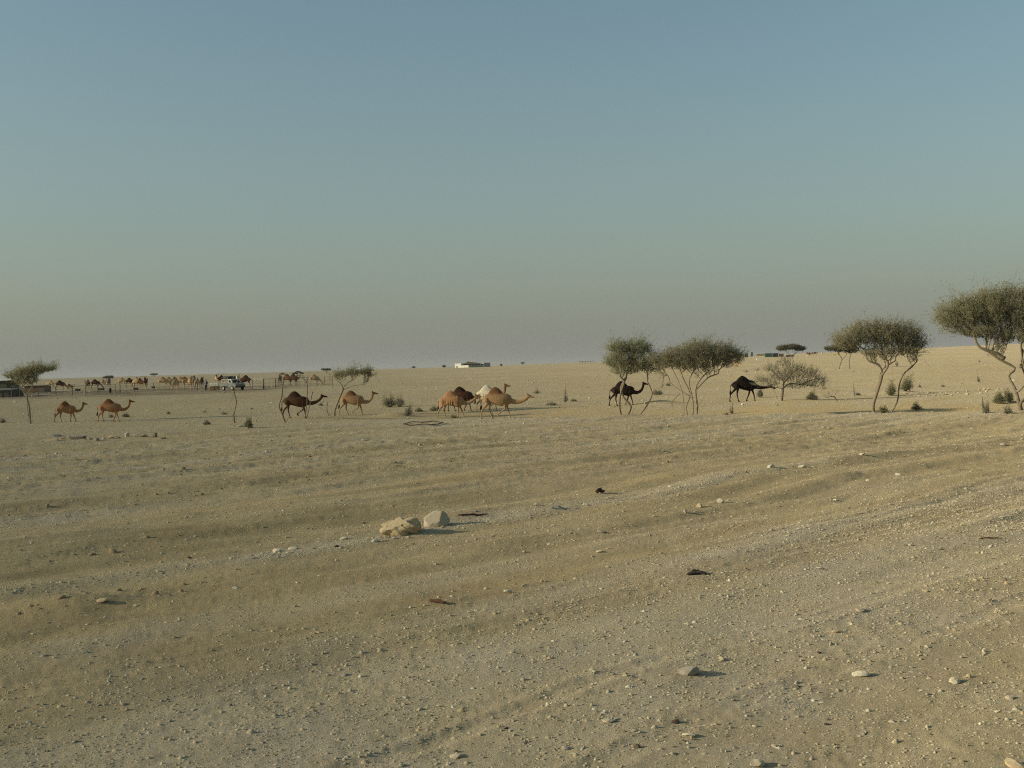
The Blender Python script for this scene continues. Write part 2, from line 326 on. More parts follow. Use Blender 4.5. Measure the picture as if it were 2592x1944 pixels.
def camel_mesh(name, neck='walk', legs=None, voxel=.032, hump=1.0, turn=0, fat=1.0):
    """one closed skin: torso, hump, neck, head and legs lofted, then merged. legs: near front, far front, near hind, far hind as (foot_x, lift, knee_dx)"""
    mb = MB(); loft_xz(mb, [(x, lo, hi, w * fat) for x, lo, hi, w in TORSO])
    n = 12; V = []
    for (z, rx, ry, dx) in HUMP:
        zz = 1.42 + (z - 1.42) * hump
        V += [(dx * XS + .05 + rx * XS * math.cos(2 * math.pi * j / n), ry * math.sin(2 * math.pi * j / n), zz) for j in range(n)]
    k = len(HUMP); Fc = [(i * n + j, i * n + (j + 1) % n, (i + 1) * n + (j + 1) % n, (i + 1) * n + j) for i in range(k - 1) for j in range(n)]
    Fc += [tuple(range(n - 1, -1, -1)), tuple((k - 1) * n + j for j in range(n))]; mb.add(V, Fc)
    pts, hd, dr = NECKS[neck]
    def yaw(x, z):   # the neck bends sideways towards its end
        f = max(0, (x - .6) / 1.2); return Vector((x * XS + .05, turn * f * f, z))
    P = [yaw(x, z) for x, z, r in pts]; mb.tube(P, [(r * .82, r * 1.12) for x, z, r in pts], 10)
    # head along dr
    h0 = yaw(*hd); d = Vector((dr[0], turn * .9, dr[1])).normalized(); up = (Vector((0, 0, 1)) - d * d.z).normalized(); sd_ = up.cross(d)
    S_ = [(-.06, .05, .06, 0), (.0, .085, .10, 0), (.08, .092, .115, -.01), (.17, .078, .10, -.025), (.27, .060, .075, -.04), (.36, .055, .066, -.045), (.43, .056, .064, -.05), (.48, .040, .045, -.06)]
    V = []; n = 10
    for (l, w, h, dz) in S_:
        c = h0 + d * l + up * dz
        V += [c + sd_ * (w * math.cos(2 * math.pi * j / n)) + up * (h * math.sin(2 * math.pi * j / n)) for j in range(n)]
    k = len(S_); Fc = [(i * n + j, i * n + (j + 1) % n, (i + 1) * n + (j + 1) % n, (i + 1) * n + j) for i in range(k - 1) for j in range(n)]
    Fc += [tuple(range(n - 1, -1, -1)), tuple((k - 1) * n + j for j in range(n))]; mb.add(V, Fc)
    for s in (-1, 1):
        e = h0 + d * .01 + sd_ * (.07 * s) + up * .07
        mb.tube([e, e + up * .05 + sd_ * (.03 * s) - d * .02, e + up * .11 + sd_ * (.045 * s) - d * .045], [.035, .036, .016], 6)
    legs = legs or [(.62, 0, 0), (.5, 0, 0), (-.62, 0, 0), (-.75, 0, 0)]
    for i, (fx, lift, kd) in enumerate(legs):
        y = -.17 if i % 2 == 0 else .17; fz = lift
        if i < 2:
            kn = (.62 * .5 + fx * .5 + .03 + kd, y, .56 + lift * .45)
            an = (fx - (.05 if lift > .05 else .0), y, .13 + fz)
            mb.tube([(.60, y * .95, 1.34), (.60, y * 1.05, 1.12), (.60 * .8 + kn[0] * .2, y * 1.0, .93), (kn[0] * .6 + .24, y, .75), kn, (kn[0] * .5 + an[0] * .5, y, (kn[2] + an[2]) / 2), an, (fx, y, .07 + fz)],
                    [.15, .155, .105, .072, .066, .046, .046, .055], 8)
        else:
            st_ = (-.50 + .12 * (fx + .66), y, .98); hk = (-.66 * .35 + fx * .65 - .04 + kd, y, .60 + lift * .45)
            an = (fx - .03, y, .13 + fz)
            mb.tube([(-.58, y * .8, 1.36), (-.60, y * 1.0, 1.16), st_, (st_[0] * .4 + hk[0] * .6, y, .76), hk, (hk[0] * .5 + an[0] * .5, y, (hk[2] + an[2]) / 2), an, (fx, y, .07 + fz)],
                    [.17, .185, .12, .075, .064, .046, .044, .055], 8)
        tip = -.35 if lift > .05 else 0
        mb.tube([(fx - .07, y, .045 + fz + .04 * (lift > .05)), (fx, y, .055 + fz), (fx + .10, y, .04 + fz + tip * .12)], [(.05, .04), (.075, .055), (.06, .038)], 8)
    # tail
    mb.tube([(-.93 + .05, 0, 1.36), (-.98, .0, 1.22), (-1.0, .01, 1.0), (-.99, .015, .82)], [.05, .04, .03, .032], 6)
    src = mb.build('tmp', None)
    md = src.modifiers.new('r', 'REMESH'); md.mode = 'VOXEL'; md.voxel_size = voxel; md.use_smooth_shade = True
    sm = src.modifiers.new('s', 'SMOOTH'); sm.factor = .5; sm.iterations = 3
    dg = bpy.context.evaluated_depsgraph_get(); me = bpy.data.meshes.new_from_object(src.evaluated_get(dg)); me.name = name
    bpy.data.objects.remove(src); me.materials.clear(); me.materials.append(None)
    me['head'] = [*h0]; me['dir'] = [*d]
    return me
def fur(name, main, dark, pale):
    """coat: dark hump and back, paler legs and muzzle, blotched"""
    if name in _mats: return _mats[name]
    m, nt, b = new_mat(name); b.inputs['Roughness'].default_value = .9; b.inputs['Specular IOR Level'].default_value = .15
    tc = nt.nodes.new('ShaderNodeTexCoord'); sp = nt.nodes.new('ShaderNodeSeparateXYZ'); nt.links.new(tc.outputs['Object'], sp.inputs[0])
    n = nz(nt, 3.5, 5); n2 = nz(nt, 26, 4)
    ad = nt.nodes.new('ShaderNodeMath'); ad.operation = 'MULTIPLY_ADD'; nt.links.new(n, ad.inputs[0]); ad.inputs[1].default_value = .5; nt.links.new(sp.outputs['Z'], ad.inputs[2])
    n3 = nz(nt, 1.7, 4); r3 = nt.nodes.new('ShaderNodeMath'); r3.operation = 'MULTIPLY'; nt.links.new(ramp(nt, n3, .46, .64), r3.inputs[0]); r3.inputs[1].default_value = .65
    c = mixc(nt, r3.outputs[0], main, pale); c = mixc(nt, ramp(nt, ad.outputs[0], 1.25, .75), c, pale)
    c = mixc(nt, ramp(nt, n2, .3, .8), c, tuple(x * .72 for x in main)); c = mixc(nt, ramp(nt, ad.outputs[0], 1.68, 2.05), c, dark)
    nt.links.new(c, b.inputs['Base Color']); bump(nt, b, n2, .5, .02)
    _mats[name] = m; return m
FUR = {
 'rust': fur('rust_fur', (.34, .17, .07), (.16, .065, .026), (.40, .24, .12)),
 'tan': fur('tan_fur', (.38, .235, .11), (.17, .08, .033), (.45, .31, .17)),
 'brown': fur('brown_fur', (.095, .043, .018), (.045, .02, .01), (.10, .048, .022)),
 'dark': fur('dark_fur', (.038, .018, .011), (.016, .009, .007), (.05, .022, .012)),
 'black': fur('black_fur', (.017, .010, .008), (.010, .007, .006), (.02, .012, .009)),
 'cream': fur('cream_fur', (.52, .38, .20), (.38, .25, .12), (.55, .44, .27)),
 'sand': fur('sand_fur', (.52, .35, .17), (.34, .20, .09), (.55, .42, .25)),
 'grey': fur('grey_fur', (.16, .12, .085), (.07, .05, .04), (.2, .15, .1)),
}
M_EYE = plain('camel_eye', (.008, .006, .005), rough=.2); M_TUFT = plain('dark_hair', (.02, .012, .008), rough=.95)
def dress(o, me, coat, tuft=True):
    """eyes, tail tuft and hump hair as children"""
    h = Vector(me['head']); d = Vector(me['dir']); up = (Vector((0, 0, 1)) - d * d.z).normalized(); s_ = up.cross(d)
    for s in (-1, 1):
        mb = MB(); c = h + d * .10 + s_ * (.082 * s) + up * .035; mb.tube([c - s_ * .014 * s, c, c + s_ * .014 * s], [.012, .022, .008], 8); mb.build('eye', M_EYE, o, True)
    mb = MB(); rnd = random.Random(3)
    for i in range(26):
        a = rnd.uniform(0, 6.3); q = Vector((-.985 + .02 * math.cos(a), .015 + .02 * math.sin(a), .90))
        mb.tube([q, q + Vector((-.02 + .03 * math.cos(a), .03 * math.sin(a), -.12)), q + Vector((-.03 + .05 * math.cos(a), .05 * math.sin(a), -.27 - .06 * rnd.random()))], [.014, .014, .004], 4)
    mb.build('tail_tuft', M_TUFT, o)
    if tuft:
        mb = MB()
        for i in range(110):
            a = rnd.uniform(0, 6.3); q = rnd.random() ** .5; x = -.04 + .17 * q * math.cos(a); y = .085 * q * math.sin(a); z = 1.97 - .22 * q * q
            mb.tube([(x, y, z - .03), (x - .02 + rnd.uniform(-.02, .02), y * 1.15, z + rnd.uniform(.02, .05))], [.018, .004], 4)
        mb.build('hump_hair', FUR[coat] if coat in ('dark', 'black') else M_HUMPHAIR[coat], o)
M_HUMPHAIR = {k: plain(k + '_hump_hair', c) for k, c in (('rust', (.09, .036, .015)), ('tan', (.13, .06, .025)), ('brown', (.035, .016, .009)), ('cream', (.30, .2, .1)))}
def place(o, P, s=1, rz=0):
    o.location = P; o.scale = (s, s, s); o.rotation_euler = (0, 0, rz)
WALK_A = [(.85, 0, 0), (.30, .0, 0), (-.42, 0, .0), (-1.0, 0, -.02)]
WALK_B = [(.55, 0, 0), (.95, .0, 0), (-1.0, 0, 0), (-.45, 0, 0)]
WALK_C = [(.78, 0, 0), (.15, .20, .16), (-.35, 0, 0), (-.95, 0, 0)]
WALK_D = [(.12, .16, .18), (.85, 0, 0), (-.98, 0, 0), (-.30, 0, 0)]
STAND = [(.62, 0, 0), (.52, 0, 0), (-.62, 0, 0), (-.78, 0, 0)]
NEAR = [  # px of the hump, row of the feet, hump height, yaw, neck, legs, coat, turn, label
 (166, 1068, 1.62, 0, 'walk', WALK_B, 'rust', 0, 'smaller reddish brown camel walking last on the left, nearest the acacia'),
 (277, 1068, 1.80, 4, 'walk', WALK_A, 'rust', 0, 'reddish brown camel with head held level, second from the left edge'),
 (748, 1058, 2.02, 2, 'long', WALK_C, 'brown', 0, 'dark brown camel passing behind two bare shrubs'),
 (890, 1051, 1.98, -3, 'walk', WALK_D, 'tan', 0, 'pale tan camel with brown hump walking beside the slanting acacia'),
 (1142, 1056, 2.0, -8, 'long', WALK_B, 'tan', 0, 'tan camel wearing an orange brown cloth over its back'),
 (1166, 1040, 2.0, 0, 'walk', WALK_A, 'brown', 0, 'dark brown camel half hidden behind the cloth covered one'),
 (1234, 1040, 2.05, -14, 'high', WALK_C, 'tan', -.12, 'camel in a cream white cloth with head raised behind the big tan camel'),
 (1257, 1059, 2.0, -6, 'low', WALK_D, 'tan', -.1, 'big tan camel stretching its neck low at the right of the group'),
 (1575, 1027, 2.0, 3, 'walk', WALK_A, 'dark', 0, 'dark brown camel seen through the stems of the green acacia'),
 (1882, 1016, 2.16, 6, 'reach', WALK_A, 'black', 0, 'blackish camel reaching its head into the leafless thorn tree'),
]
camels = []
for i, (px, py, hh, yw, nk, lg, coat, turn, lab) in enumerate(NEAR):
    me = camel_mesh('camel', nk, lg, hump=1.0 + (.06 if i in (0, 7) else -.1 if i == 9 else 0), turn=turn, fat=1.1 if i == 7 else .92 if i in (0, 9) else 1); me.materials[0] = FUR[coat]
    o = obj('camel', me); P = at_row(px, py, 60); place(o, P - Vector((0, 0, .03)), hh / 2.04, R(yw)); dress(o, me, coat, i not in (4, 6))
    tag(o, lab, 'camel', 'camels walking across the plain'); camels.append(o)
def hump_top(x, y):
    best = 0; zz = np.linspace(1.42, 2.04, 63); hz = [h[0] for h in HUMP]
    rx = np.interp(zz, hz, [h[1] for h in HUMP]) * XS + .03; ry = np.interp(zz, hz, [h[2] for h in HUMP]) + .03; dx = np.interp(zz, hz, [h[3] for h in HUMP]) * XS + .05
    ok = np.nonzero(((x - dx) / rx) ** 2 + (y / ry) ** 2 <= 1)[0]; return float(zz[ok[-1]]) if len(ok) else 0
def blanket(o, x0, x1, hem, m, drop_at_rear=0, seed=1):
    """a cloth laid over back and hump, hanging in folds with an uneven hem"""
    nu, nv = 44, 45; pts = []; rnd = np.random.RandomState(seed)
    xs = [s[0] * XS + .05 for s in TORSO]; tops = [s[2] for s in TORSO]; los = [s[1] for s in TORSO]; hws = [s[3] for s in TORSO]
    hz = [h[0] for h in HUMP]
    for i in range(nu):
        x = x0 + (x1 - x0) * i / (nu - 1)
        top = np.interp(x, xs, tops); hw = np.interp(x, xs, hws); lo = np.interp(x, xs, los); c = (top + lo) / 2
        q = abs(x - (-.02)) / (.50 * XS)   # hump profile over the back
        ht = max(0, 2.06 - .62 * min(1, q) ** 1.5 - top) if q < 1 else 0
        hm = hem + .06 * math.sin(x * 5 + seed) + .05 * math.sin(x * 13 + seed * 2) - drop_at_rear * max(0, (-.35 - x) / .5)
        for j in range(nv):
            t = -1 + 2 * j / (nv - 1); a = abs(t); sg = 1 if t >= 0 else -1
            if a < .5:
                th = a / .5 * math.pi / 2; y = (hw + .035) * math.sin(th); z = c + (top - c + .035) * math.cos(th) ** .9
                z = max(z, hump_top(x, y) + .035)
            else:
                f = (a - .5) / .5; y = hw + .035 + .03 * f; z = c + (hm - c) * f
                y += (.012 + .03 * f) * math.sin(x * 23 + 3 * math.sin(x * 6) + seed) + .012 * math.sin(x * 47)
            pts.append((x + .015 * math.sin(t * 9 + i), y * sg, z + .008 * math.sin(i * 1.3 + t * 7)))
    mb = MB().grid(pts, nu, nv); b = mb.build('blanket', m, o, True)
    md = b.modifiers.new('t', 'SOLIDIFY'); md.thickness = .012; md.offset = 1; return b
b1 = blanket(camels[4], -.86, .62, .95, plain('tan_cloth', (.42, .235, .10), (.33, .17, .07), scale=3), .15, 2); b1['label'] = 'orange brown cloth hanging in folds'
b2 = blanket(camels[6], -.80, .60, .98, plain('cream_cloth', (.66, .60, .44), (.52, .46, .32), scale=3), 0, 5); b2['label'] = 'cream white cloth covering hump and back'
# ---- the herd at the pen and the ones farther off: copies of four plain poses
FAR_ME = [camel_mesh('camel_far', nk, lg, voxel=.055) for nk, lg in (('walk', STAND), ('graze', STAND), ('high', STAND), ('low', WALK_A))]
FAR = [ # px, feet row, hump height, pose, yaw, coat, label
 (128, 985, 2.0, 1, 172, 'cream', 'cream camel behind the leftmost acacia, half hidden by a dark brown one'),
 (152, 987, 2.0, 1, 15, 'brown', 'dark brown camel just right of the leftmost acacia'),
 (176, 988, 1.3, 0, 60, 'rust', 'small reddish calf alone by the pen wire'),
 (223, 984, 1.95, 0, 130, 'brown', 'dark brown camel, left one of a close pair by the pen wire'),
 (241, 984, 2.0, 1, 10, 'brown', 'dark brown camel, right one of a close pair by the pen wire'),
 (262, 980, 1.9, 2, 80, 'cream', 'pale camel standing left of the grey camel under the horizon tree'),
 (276, 980, 2.1, 0, 100, 'grey', 'grey camel standing under the small tree on the horizon'),
 (309, 978, 2.05, 1, 180, 'sand', 'tan camel left of a brown one with raised head'),
 (328, 979, 2.0, 2, 10, 'brown', 'dark brown camel with raised head among the tan ones'),
 (347, 980, 2.0, 1, 165, 'cream', 'cream camel tail on beside a chestnut camel'),
 (355, 983, 2.05, 2, 75, 'rust', 'chestnut camel facing away in front of a cream one'),
 (369, 980, 2.0, 0, 95, 'brown', 'brown camel seen end on, right of the chestnut one'),
 (413, 982, 2.1, 1, 8, 'sand', 'tan camel at the left end of the feeding herd'),
 (427, 981, 2.1, 1, 5, 'cream', 'cream camel second from the left of the feeding herd'),
 (442, 978, 2.0, 0, 100, 'brown', 'brown camel end on behind the feeding herd'),
 (446, 986, 2.0, 1, -100, 'sand', 'tan camel facing the photographer with lowered head in the herd'),
 (457, 983, 2.1, 1, 170, 'sand', 'tan camel with olive hump in the middle of the herd'),
 (468, 978, 2.0, 0, 0, 'rust', 'reddish camel standing side on behind the herd'),
 (481, 984, 2.1, 1, -70, 'sand', 'tan camel turned towards the photographer left of the grey one'),
 (486, 978, 2.1, 2, 90, 'sand', 'tall tan camel behind the herd with its hump against the sand'),
 (492, 979, 2.15, 0, 110, 'grey', 'grey brown camel at the right of the feeding herd'),
 (500, 984, 1.9, 1, -95, 'cream', 'pale yellow camel facing the photographer near the standing person'),
 (511, 981, 1.9, 2, 95, 'brown', 'dark camel end on just left of the standing person'),
 (549, 972, 2.0, 0, -60, 'cream', 'pale camel showing its head above the white tank'),
 (561, 972, 2.0, 2, -120, 'brown', 'brown camel showing its head left of the truck rack'),
 (622, 981, 2.1, 1, 175, 'brown', 'big dark brown camel lowering its head at the truck'),
 (709, 974, 1.9, 0, 90, 'grey', 'greyish camel end on beyond the double gate'),
 (727, 975, 2.05, 0, 6, 'rust', 'chestnut camel, left one of a pair beyond the gate'),
 (743, 976, 2.1, 2, -30, 'brown', 'dark brown camel, right one of a pair beyond the gate'),
 (795, 974, 1.9, 1, 5, 'cream', 'cream camel grazing behind the forked bare shrub'),
 (1863, 936, 2.1, 0, -80, 'sand', 'lone tan camel standing below the right edge of the wide acacia'),
 (2027, 899, 2.0, 2, 80, 'sand', 'far tan camel right of the small flat topped acacia'),
 (2044, 900, 2.0, 1, 5, 'rust', 'leftmost brown camel of the far row on the right'),
 (2050, 900, 2.0, 0, 30, 'brown', 'second brown camel of the far row on the right'),
 (2056, 900, 2.0, 1, 170, 'rust', 'third brown camel of the far row on the right'),
 (2063, 899, 2.1, 0, 10, 'brown', 'rightmost brown camel of the far row on the right'),
 (2081, 898, 2.0, 2, 85, 'cream', 'far pale camel alone right of the brown row'),
]
for (px, py, hh, pose, yw, coat, lab) in FAR:
    o = obj('camel', FAR_ME[pose]); o.material_slots[0].link = 'OBJECT'; o.material_slots[0].material = FUR[coat]
    P = at_row(px, py, 120); place(o, P, hh / 2.04, R(yw)); tag(o, lab, 'camel', 'camels at the pens')

# ------------------------------------------------------------------ acacias, thorn shrubs, bushes
M_BARK = plain('acacia_bark', (.30, .245, .155), (.18, .145, .09), scale=9, bmp=.02)
M_DRYWOOD = plain('dry_wood', (.25, .185, .115), (.15, .105, .065), scale=9, bmp=.02)
M_TWIG = plain('twig_bark', (.25, .22, .14), (.17, .15, .095), scale=5)
def leafmat(name, a, b, c):
    m, nt, bs = new_mat(name); bs.inputs['Roughness'].default_value = .8; bs.inputs['Specular IOR Level'].default_value = .15
    r = island(nt); n = nz(nt, 1.3, 3)
    k = mixc(nt, r, a, b); k = mixc(nt, ramp(nt, n, .42, .68), k, c); nt.links.new(k, bs.inputs['Base Color'])
    t = nt.nodes.new('ShaderNodeBsdfTranslucent'); nt.links.new(k, t.inputs[0]); mx = nt.nodes.new('ShaderNodeMixShader'); mx.inputs[0].default_value = .42
    nt.links.new(bs.outputs[0], mx.inputs[1]); nt.links.new(t.outputs[0], mx.inputs[2]); nt.links.new(mx.outputs[0], nt.nodes['Material Output'].inputs[0]); return m
LEAF = {'green': leafmat('green_leaves', (0.287, 0.316, 0.155), (0.190, 0.218, 0.103), (0.305, 0.305, 0.155)),
        'olive': leafmat('olive_leaves', (0.305, 0.299, 0.144), (0.201, 0.201, 0.098), (0.316, 0.287, 0.144)),
        'brown': leafmat('brownish_leaves', (0.310, 0.293, 0.155), (0.207, 0.198, 0.103), (0.328, 0.287, 0.161)),
        'grey': leafmat('grey_green_leaves', (0.356, 0.333, 0.218), (0.230, 0.218, 0.144), (0.380, 0.333, 0.218)),
        'far': leafmat('far_leaves', (0.144, 0.144, 0.081), (0.103, 0.106, 0.060), (0.138, 0.132, 0.076))}
class Quick:
    """arrays of thin triangles/quads for twigs and leaves"""
    def __init__(s): s.V = []; s.F = []; s.n = 0
    def put(s, V, Fc): s.V.append(V); s.F.append(Fc + s.n); s.n += len(V)
    def spikes(s, P0, P1, w, rs):
        """3-sided thorn-thin twigs from P0 to P1"""
        d = P1 - P0; a = np.cross(d, rs.normal(size=d.shape)); a /= np.linalg.norm(a, axis=1, keepdims=True) + 1e-9
        b = np.cross(d, a); b /= np.linalg.norm(b, axis=1, keepdims=True) + 1e-9
        k = len(P0); V = np.stack([P0 + a * w, P0 + (-.5 * a + .87 * b) * w, P0 + (-.5 * a - .87 * b) * w, P1], 1).reshape(-1, 3)
        i = np.arange(k)[:, None] * 4; s.put(V, np.concatenate([i + [0, 1, 3], i + [1, 2, 3], i + [2, 0, 3]]))
    def leaves(s, P, L, Wd, rs, up=.3):
        k = len(P); d = rs.normal(size=(k, 3)); d[:, 2] += up; d /= np.linalg.norm(d, axis=1, keepdims=True)
        a = np.cross(d, rs.normal(size=(k, 3))); a /= np.linalg.norm(a, axis=1, keepdims=True) + 1e-9
        l = L * rs.uniform(.6, 1.3, (k, 1)); w = Wd * rs.uniform(.6, 1.3, (k, 1))
        V = np.stack([P, P + d * l * .5 + a * w, P + d * l, P + d * l * .5 - a * w], 1).reshape(-1, 3)
        i = np.arange(k)[:, None] * 4; s.put(V, np.concatenate([i + [0, 1, 2], i + [0, 2, 3]]))
    def mesh(s, name, m): return np_mesh(name, np.concatenate(s.V), np.concatenate(s.F), m)
def grow(trunks, lobes, rs, n_attr, step=.22, kill=.34, tip=.008, ycrown=.8, iters=90, reach=2.2):
    """trunk polylines (Nx3 arrays), then space colonisation into the crown's lobes. returns nodes, parents, radii"""
    P = []; par = []
    for tr in trunks:
        prev = -1; tr = np.array(tr, float)
        if len(tr) > 2:   # round the bends
            q = np.concatenate([[2 * tr[0] - tr[1]], tr, [2 * tr[-1] - tr[-2]]]); out = []
            for i in range(1, len(q) - 2):
                for u in (0, .33, .66):
                    a, b, c, d = q[i - 1], q[i], q[i + 1], q[i + 2]; out.append(.5 * (2 * b + (c - a) * u + (2 * a - 5 * b + 4 * c - d) * u * u + (3 * b - a - 3 * c + d) * u ** 3))
            tr = np.array(out + [tr[-1]])
        if len(P):   # a limb leaves the nearest wood already there, except when it starts at the ground
            dd = np.linalg.norm(np.array(P) - tr[0], axis=1)
            if dd.min() < .35 and tr[0][2] > .25: prev = int(dd.argmin())
        for i in range(len(tr) - 1):
            L = np.linalg.norm(tr[i + 1] - tr[i]); k = max(1, int(L / step))
            for j in range(k):
                q = tr[i] + (tr[i + 1] - tr[i]) * (j / k); 
                if j and k > 1: q = q + rs.normal(size=3) * .018
                P.append(q); par.append(prev); prev = len(P) - 1
        P.append(tr[-1]); par.append(prev)
    nt0 = len(P)
    A = []
    vol = np.array([l[2] * l[3] for l in lobes]); vol = vol / vol.sum()
    for l, f in zip(lobes, vol):
        k = max(3, int(n_attr * f)); q = rs.normal(size=(k, 3)); q /= np.linalg.norm(q, axis=1, keepdims=True); q *= rs.uniform(.15, 1, (k, 1)) ** (1 / 2.6)
        ry = l[4] if len(l) > 4 else l[2] * ycrown
        A.append(np.stack([l[0] + q[:, 0] * l[2], (l[5] if len(l) > 5 else 0) + q[:, 1] * ry, l[1] + q[:, 2] * l[3]], 1))
    A = np.concatenate(A); P = [np.array(p, float) for p in P]; alive = np.ones(len(A), bool)
    low = min(l[1] - l[3] for l in lobes)
    for it in range(iters):
        N = np.array(P); ok = np.arange(len(N)); ok = ok[(N[:, 2] > low - 1.5)] if (N[:, 2] > low - 1.5).any() else ok
        a = A[alive]
        if len(a) == 0: break
        D = ((a[:, None, :] - N[ok][None]) ** 2).sum(2); j = D.argmin(1); dm = np.sqrt(D[np.arange(len(a)), j])
        near = dm < (reach if it > 25 else 9); new = {}
        for ai in np.nonzero(near)[0]:
            v = a[ai] - N[ok[j[ai]]]; new.setdefault(int(ok[j[ai]]), []).append(v / (np.linalg.norm(v) + 1e-9))
        if not new: break
        for k, vs_ in new.items():
            d = np.mean(vs_, 0) + rs.normal(size=3) * .18; d[2] += .04; d /= np.linalg.norm(d) + 1e-9
            P.append(P[k] + d * step); par.append(k)
        N2 = np.array(P[len(N):]); D2 = ((A[:, None, :] - N2[None]) ** 2).sum(2).min(1); alive &= D2 > kill * kill
    P = np.array(P); par = np.array(par); rad = np.zeros(len(P)); ch = np.zeros(len(P), int)
    e = 2.35; acc = np.zeros(len(P))
    for i in range(len(P) - 1, -1, -1):
        r = max(acc[i] ** (1 / e) if acc[i] > 0 else tip, tip); rad[i] = r
        if par[i] >= 0: acc[par[i]] += r ** e; ch[par[i]] += 1
    return P, par, rad, ch, nt0
def fit_radii(rad, rmax, tip):
    p = math.log(rmax / tip) / max(1e-3, math.log(max(rad.max(), tip * 1.5) / tip)); return tip * (rad / tip) ** p
def limbs_mesh(P, par, rad, name, m, rmax, rmin=.004, thick=1.0):
    """tubes along every chain of the tree"""
    mb = MB(); n = len(P); kids = [[] for _ in range(n)]
    for i in range(n):
        if par[i] >= 0: kids[par[i]].append(i)
    rad = np.minimum(rad * thick, rmax); starts = [i for i in range(n) if par[i] < 0]
    st_ = [(None, i) for i in starts]
    while st_:
        pre, i = st_.pop(); chain = [] if pre is None else [pre]
        chain.append(i)
        while kids[i]:
            k = sorted(kids[i], key=lambda q: -rad[q])
            for q in k[1:]: st_.append((i, q))
            i = k[0]; chain.append(i)
        if len(chain) < 2: continue
        r = [max(rmin, rad[c]) for c in chain]
        if pre is not None: r[0] = min(r[0], r[1] * 1.15)
        if pre is None: r[0] *= 1.25
        mb.tube([P[c] for c in chain], r, 7 if r[0] > .05 else 5 if r[0] > .02 else 3)
    return mb.mesh(name, m, True)
def tree(name, label, cat, bx, by, Y, trunks, lobes, org, sc, leaf, n_attr=260, seed=1, dens=11, leaves=8, twigs=4, twig_len=.62, leafL=.065, bark=None, group=None, rmax=.2, thick=1.0, depth=None, sink=.05, crown_name='crown', step=.22, ycrown=.8):
    """trunks and crown lobes are measured on the photo (crop origin org, crop scale sc), and turned into metres at depth Y"""
    rs = np.random.RandomState(seed); base = at_depth(bx, Y); k = Y / FPX
    def loc(x, y):
        px, py = org[0] + x / sc, org[1] + y / sc; dx, dy = (px - bx) * k, (by - py) * k
        return dx * CA + dy * SA, -dx * SA + dy * CA
    T = []
    for i, tr in enumerate(trunks):
        yy = rs.uniform(-.12, .12); dy_ = rs.uniform(-.8, .8); q = []
        for (x, y) in tr:
            X, Z = loc(x, y); q.append((X, yy + dy_ * max(0, Z - .4) * .35, max(Z, -.15)))
        T.append(q)
    L = []
    for l in lobes:
        X, Z = loc(l[0], l[1]); rx_, rz_ = l[2] / sc * k, l[3] / sc * k; sh = .38 * twig_len * (1 if leaves else .5); L.append((X, Z + .05 * twig_len, max(rx_ * .6, rx_ - sh * .6), max(rz_ * .4, rz_ - sh)) + ((l[4],) if len(l) > 4 else ()))
    P, par, rad, ch, nt0 = grow(T, L, rs, int(n_attr * dens), step=step, ycrown=ycrown, kill=.24)
    rad = fit_radii(rad, rmax, .008)
    root = empty(name, base - Vector((0, 0, sink))); tag(root, label, cat, group)
    obj('trunk', limbs_mesh(P, par, rad, 'trunk', bark or M_BARK, rmax), root)
    crown = Quick(); tw = Quick(); tw_kind = 'stuff'
    sel = np.nonzero((np.arange(len(P)) >= nt0) & (rad < max(.022, rmax * .22)))[0]
    if len(sel) == 0: sel = np.arange(nt0, len(P))
    c = np.array([np.mean([l[0] for l in L]), 0, min(l[1] - l[3] for l in L) - .9])
    S0 = np.repeat(P[sel], twigs, 0); out = S0 - c; out /= np.linalg.norm(out, axis=1, keepdims=True); out = out * 1.0 + rs.normal(size=out.shape) * .5; out[:, 2] += .35
    out /= np.linalg.norm(out, axis=1, keepdims=True); ln = twig_len * rs.uniform(.4, 1.25, (len(S0), 1)) * (1 + .8 * (rs.uniform(size=(len(S0), 1)) > .9)); E = S0 + out * ln
    tw.spikes(S0, E, .010 * max(1, Y / 90), rs)
    # side twigs
    u = rs.uniform(.25, .9, (len(S0), 1)); S1 = S0 + (E - S0) * u; o1 = out + rs.normal(size=out.shape) * .7; o1 /= np.linalg.norm(o1, axis=1, keepdims=True); E1 = S1 + o1 * ln * .6
    tw.spikes(S1, E1, .006 * max(1, Y / 90), rs); S0 = np.concatenate([S0, S1]); E = np.concatenate([E, E1])
    if leaves:
        t = rs.uniform(.05, .85, (len(S0), leaves, 1)); Q = (S0[:, None] + (E - S0)[:, None] * t).reshape(-1, 3) + rs.normal(size=(len(S0) * leaves, 3)) * .055
        crown.leaves(Q, leafL, leafL * .30, rs)
        co = obj(crown_name, crown.mesh('crown', LEAF[leaf]), root)
        obj('twigs', tw.mesh('twigs', M_TWIG), co)['kind'] = 'stuff'
    else: obj('twigs', tw.mesh('twigs', M_TWIG), root)['kind'] = 'stuff'
    return root
C1, C2, C3, C5, C6, C7 = ((0, 880), 4.916), ((380, 880), 4.916), ((680, 880), 5.53), ((1430, 820), 4.424), ((1830, 820), 5.53), ((2080, 720), 4.32)
TG = 'acacia trees on the plain'
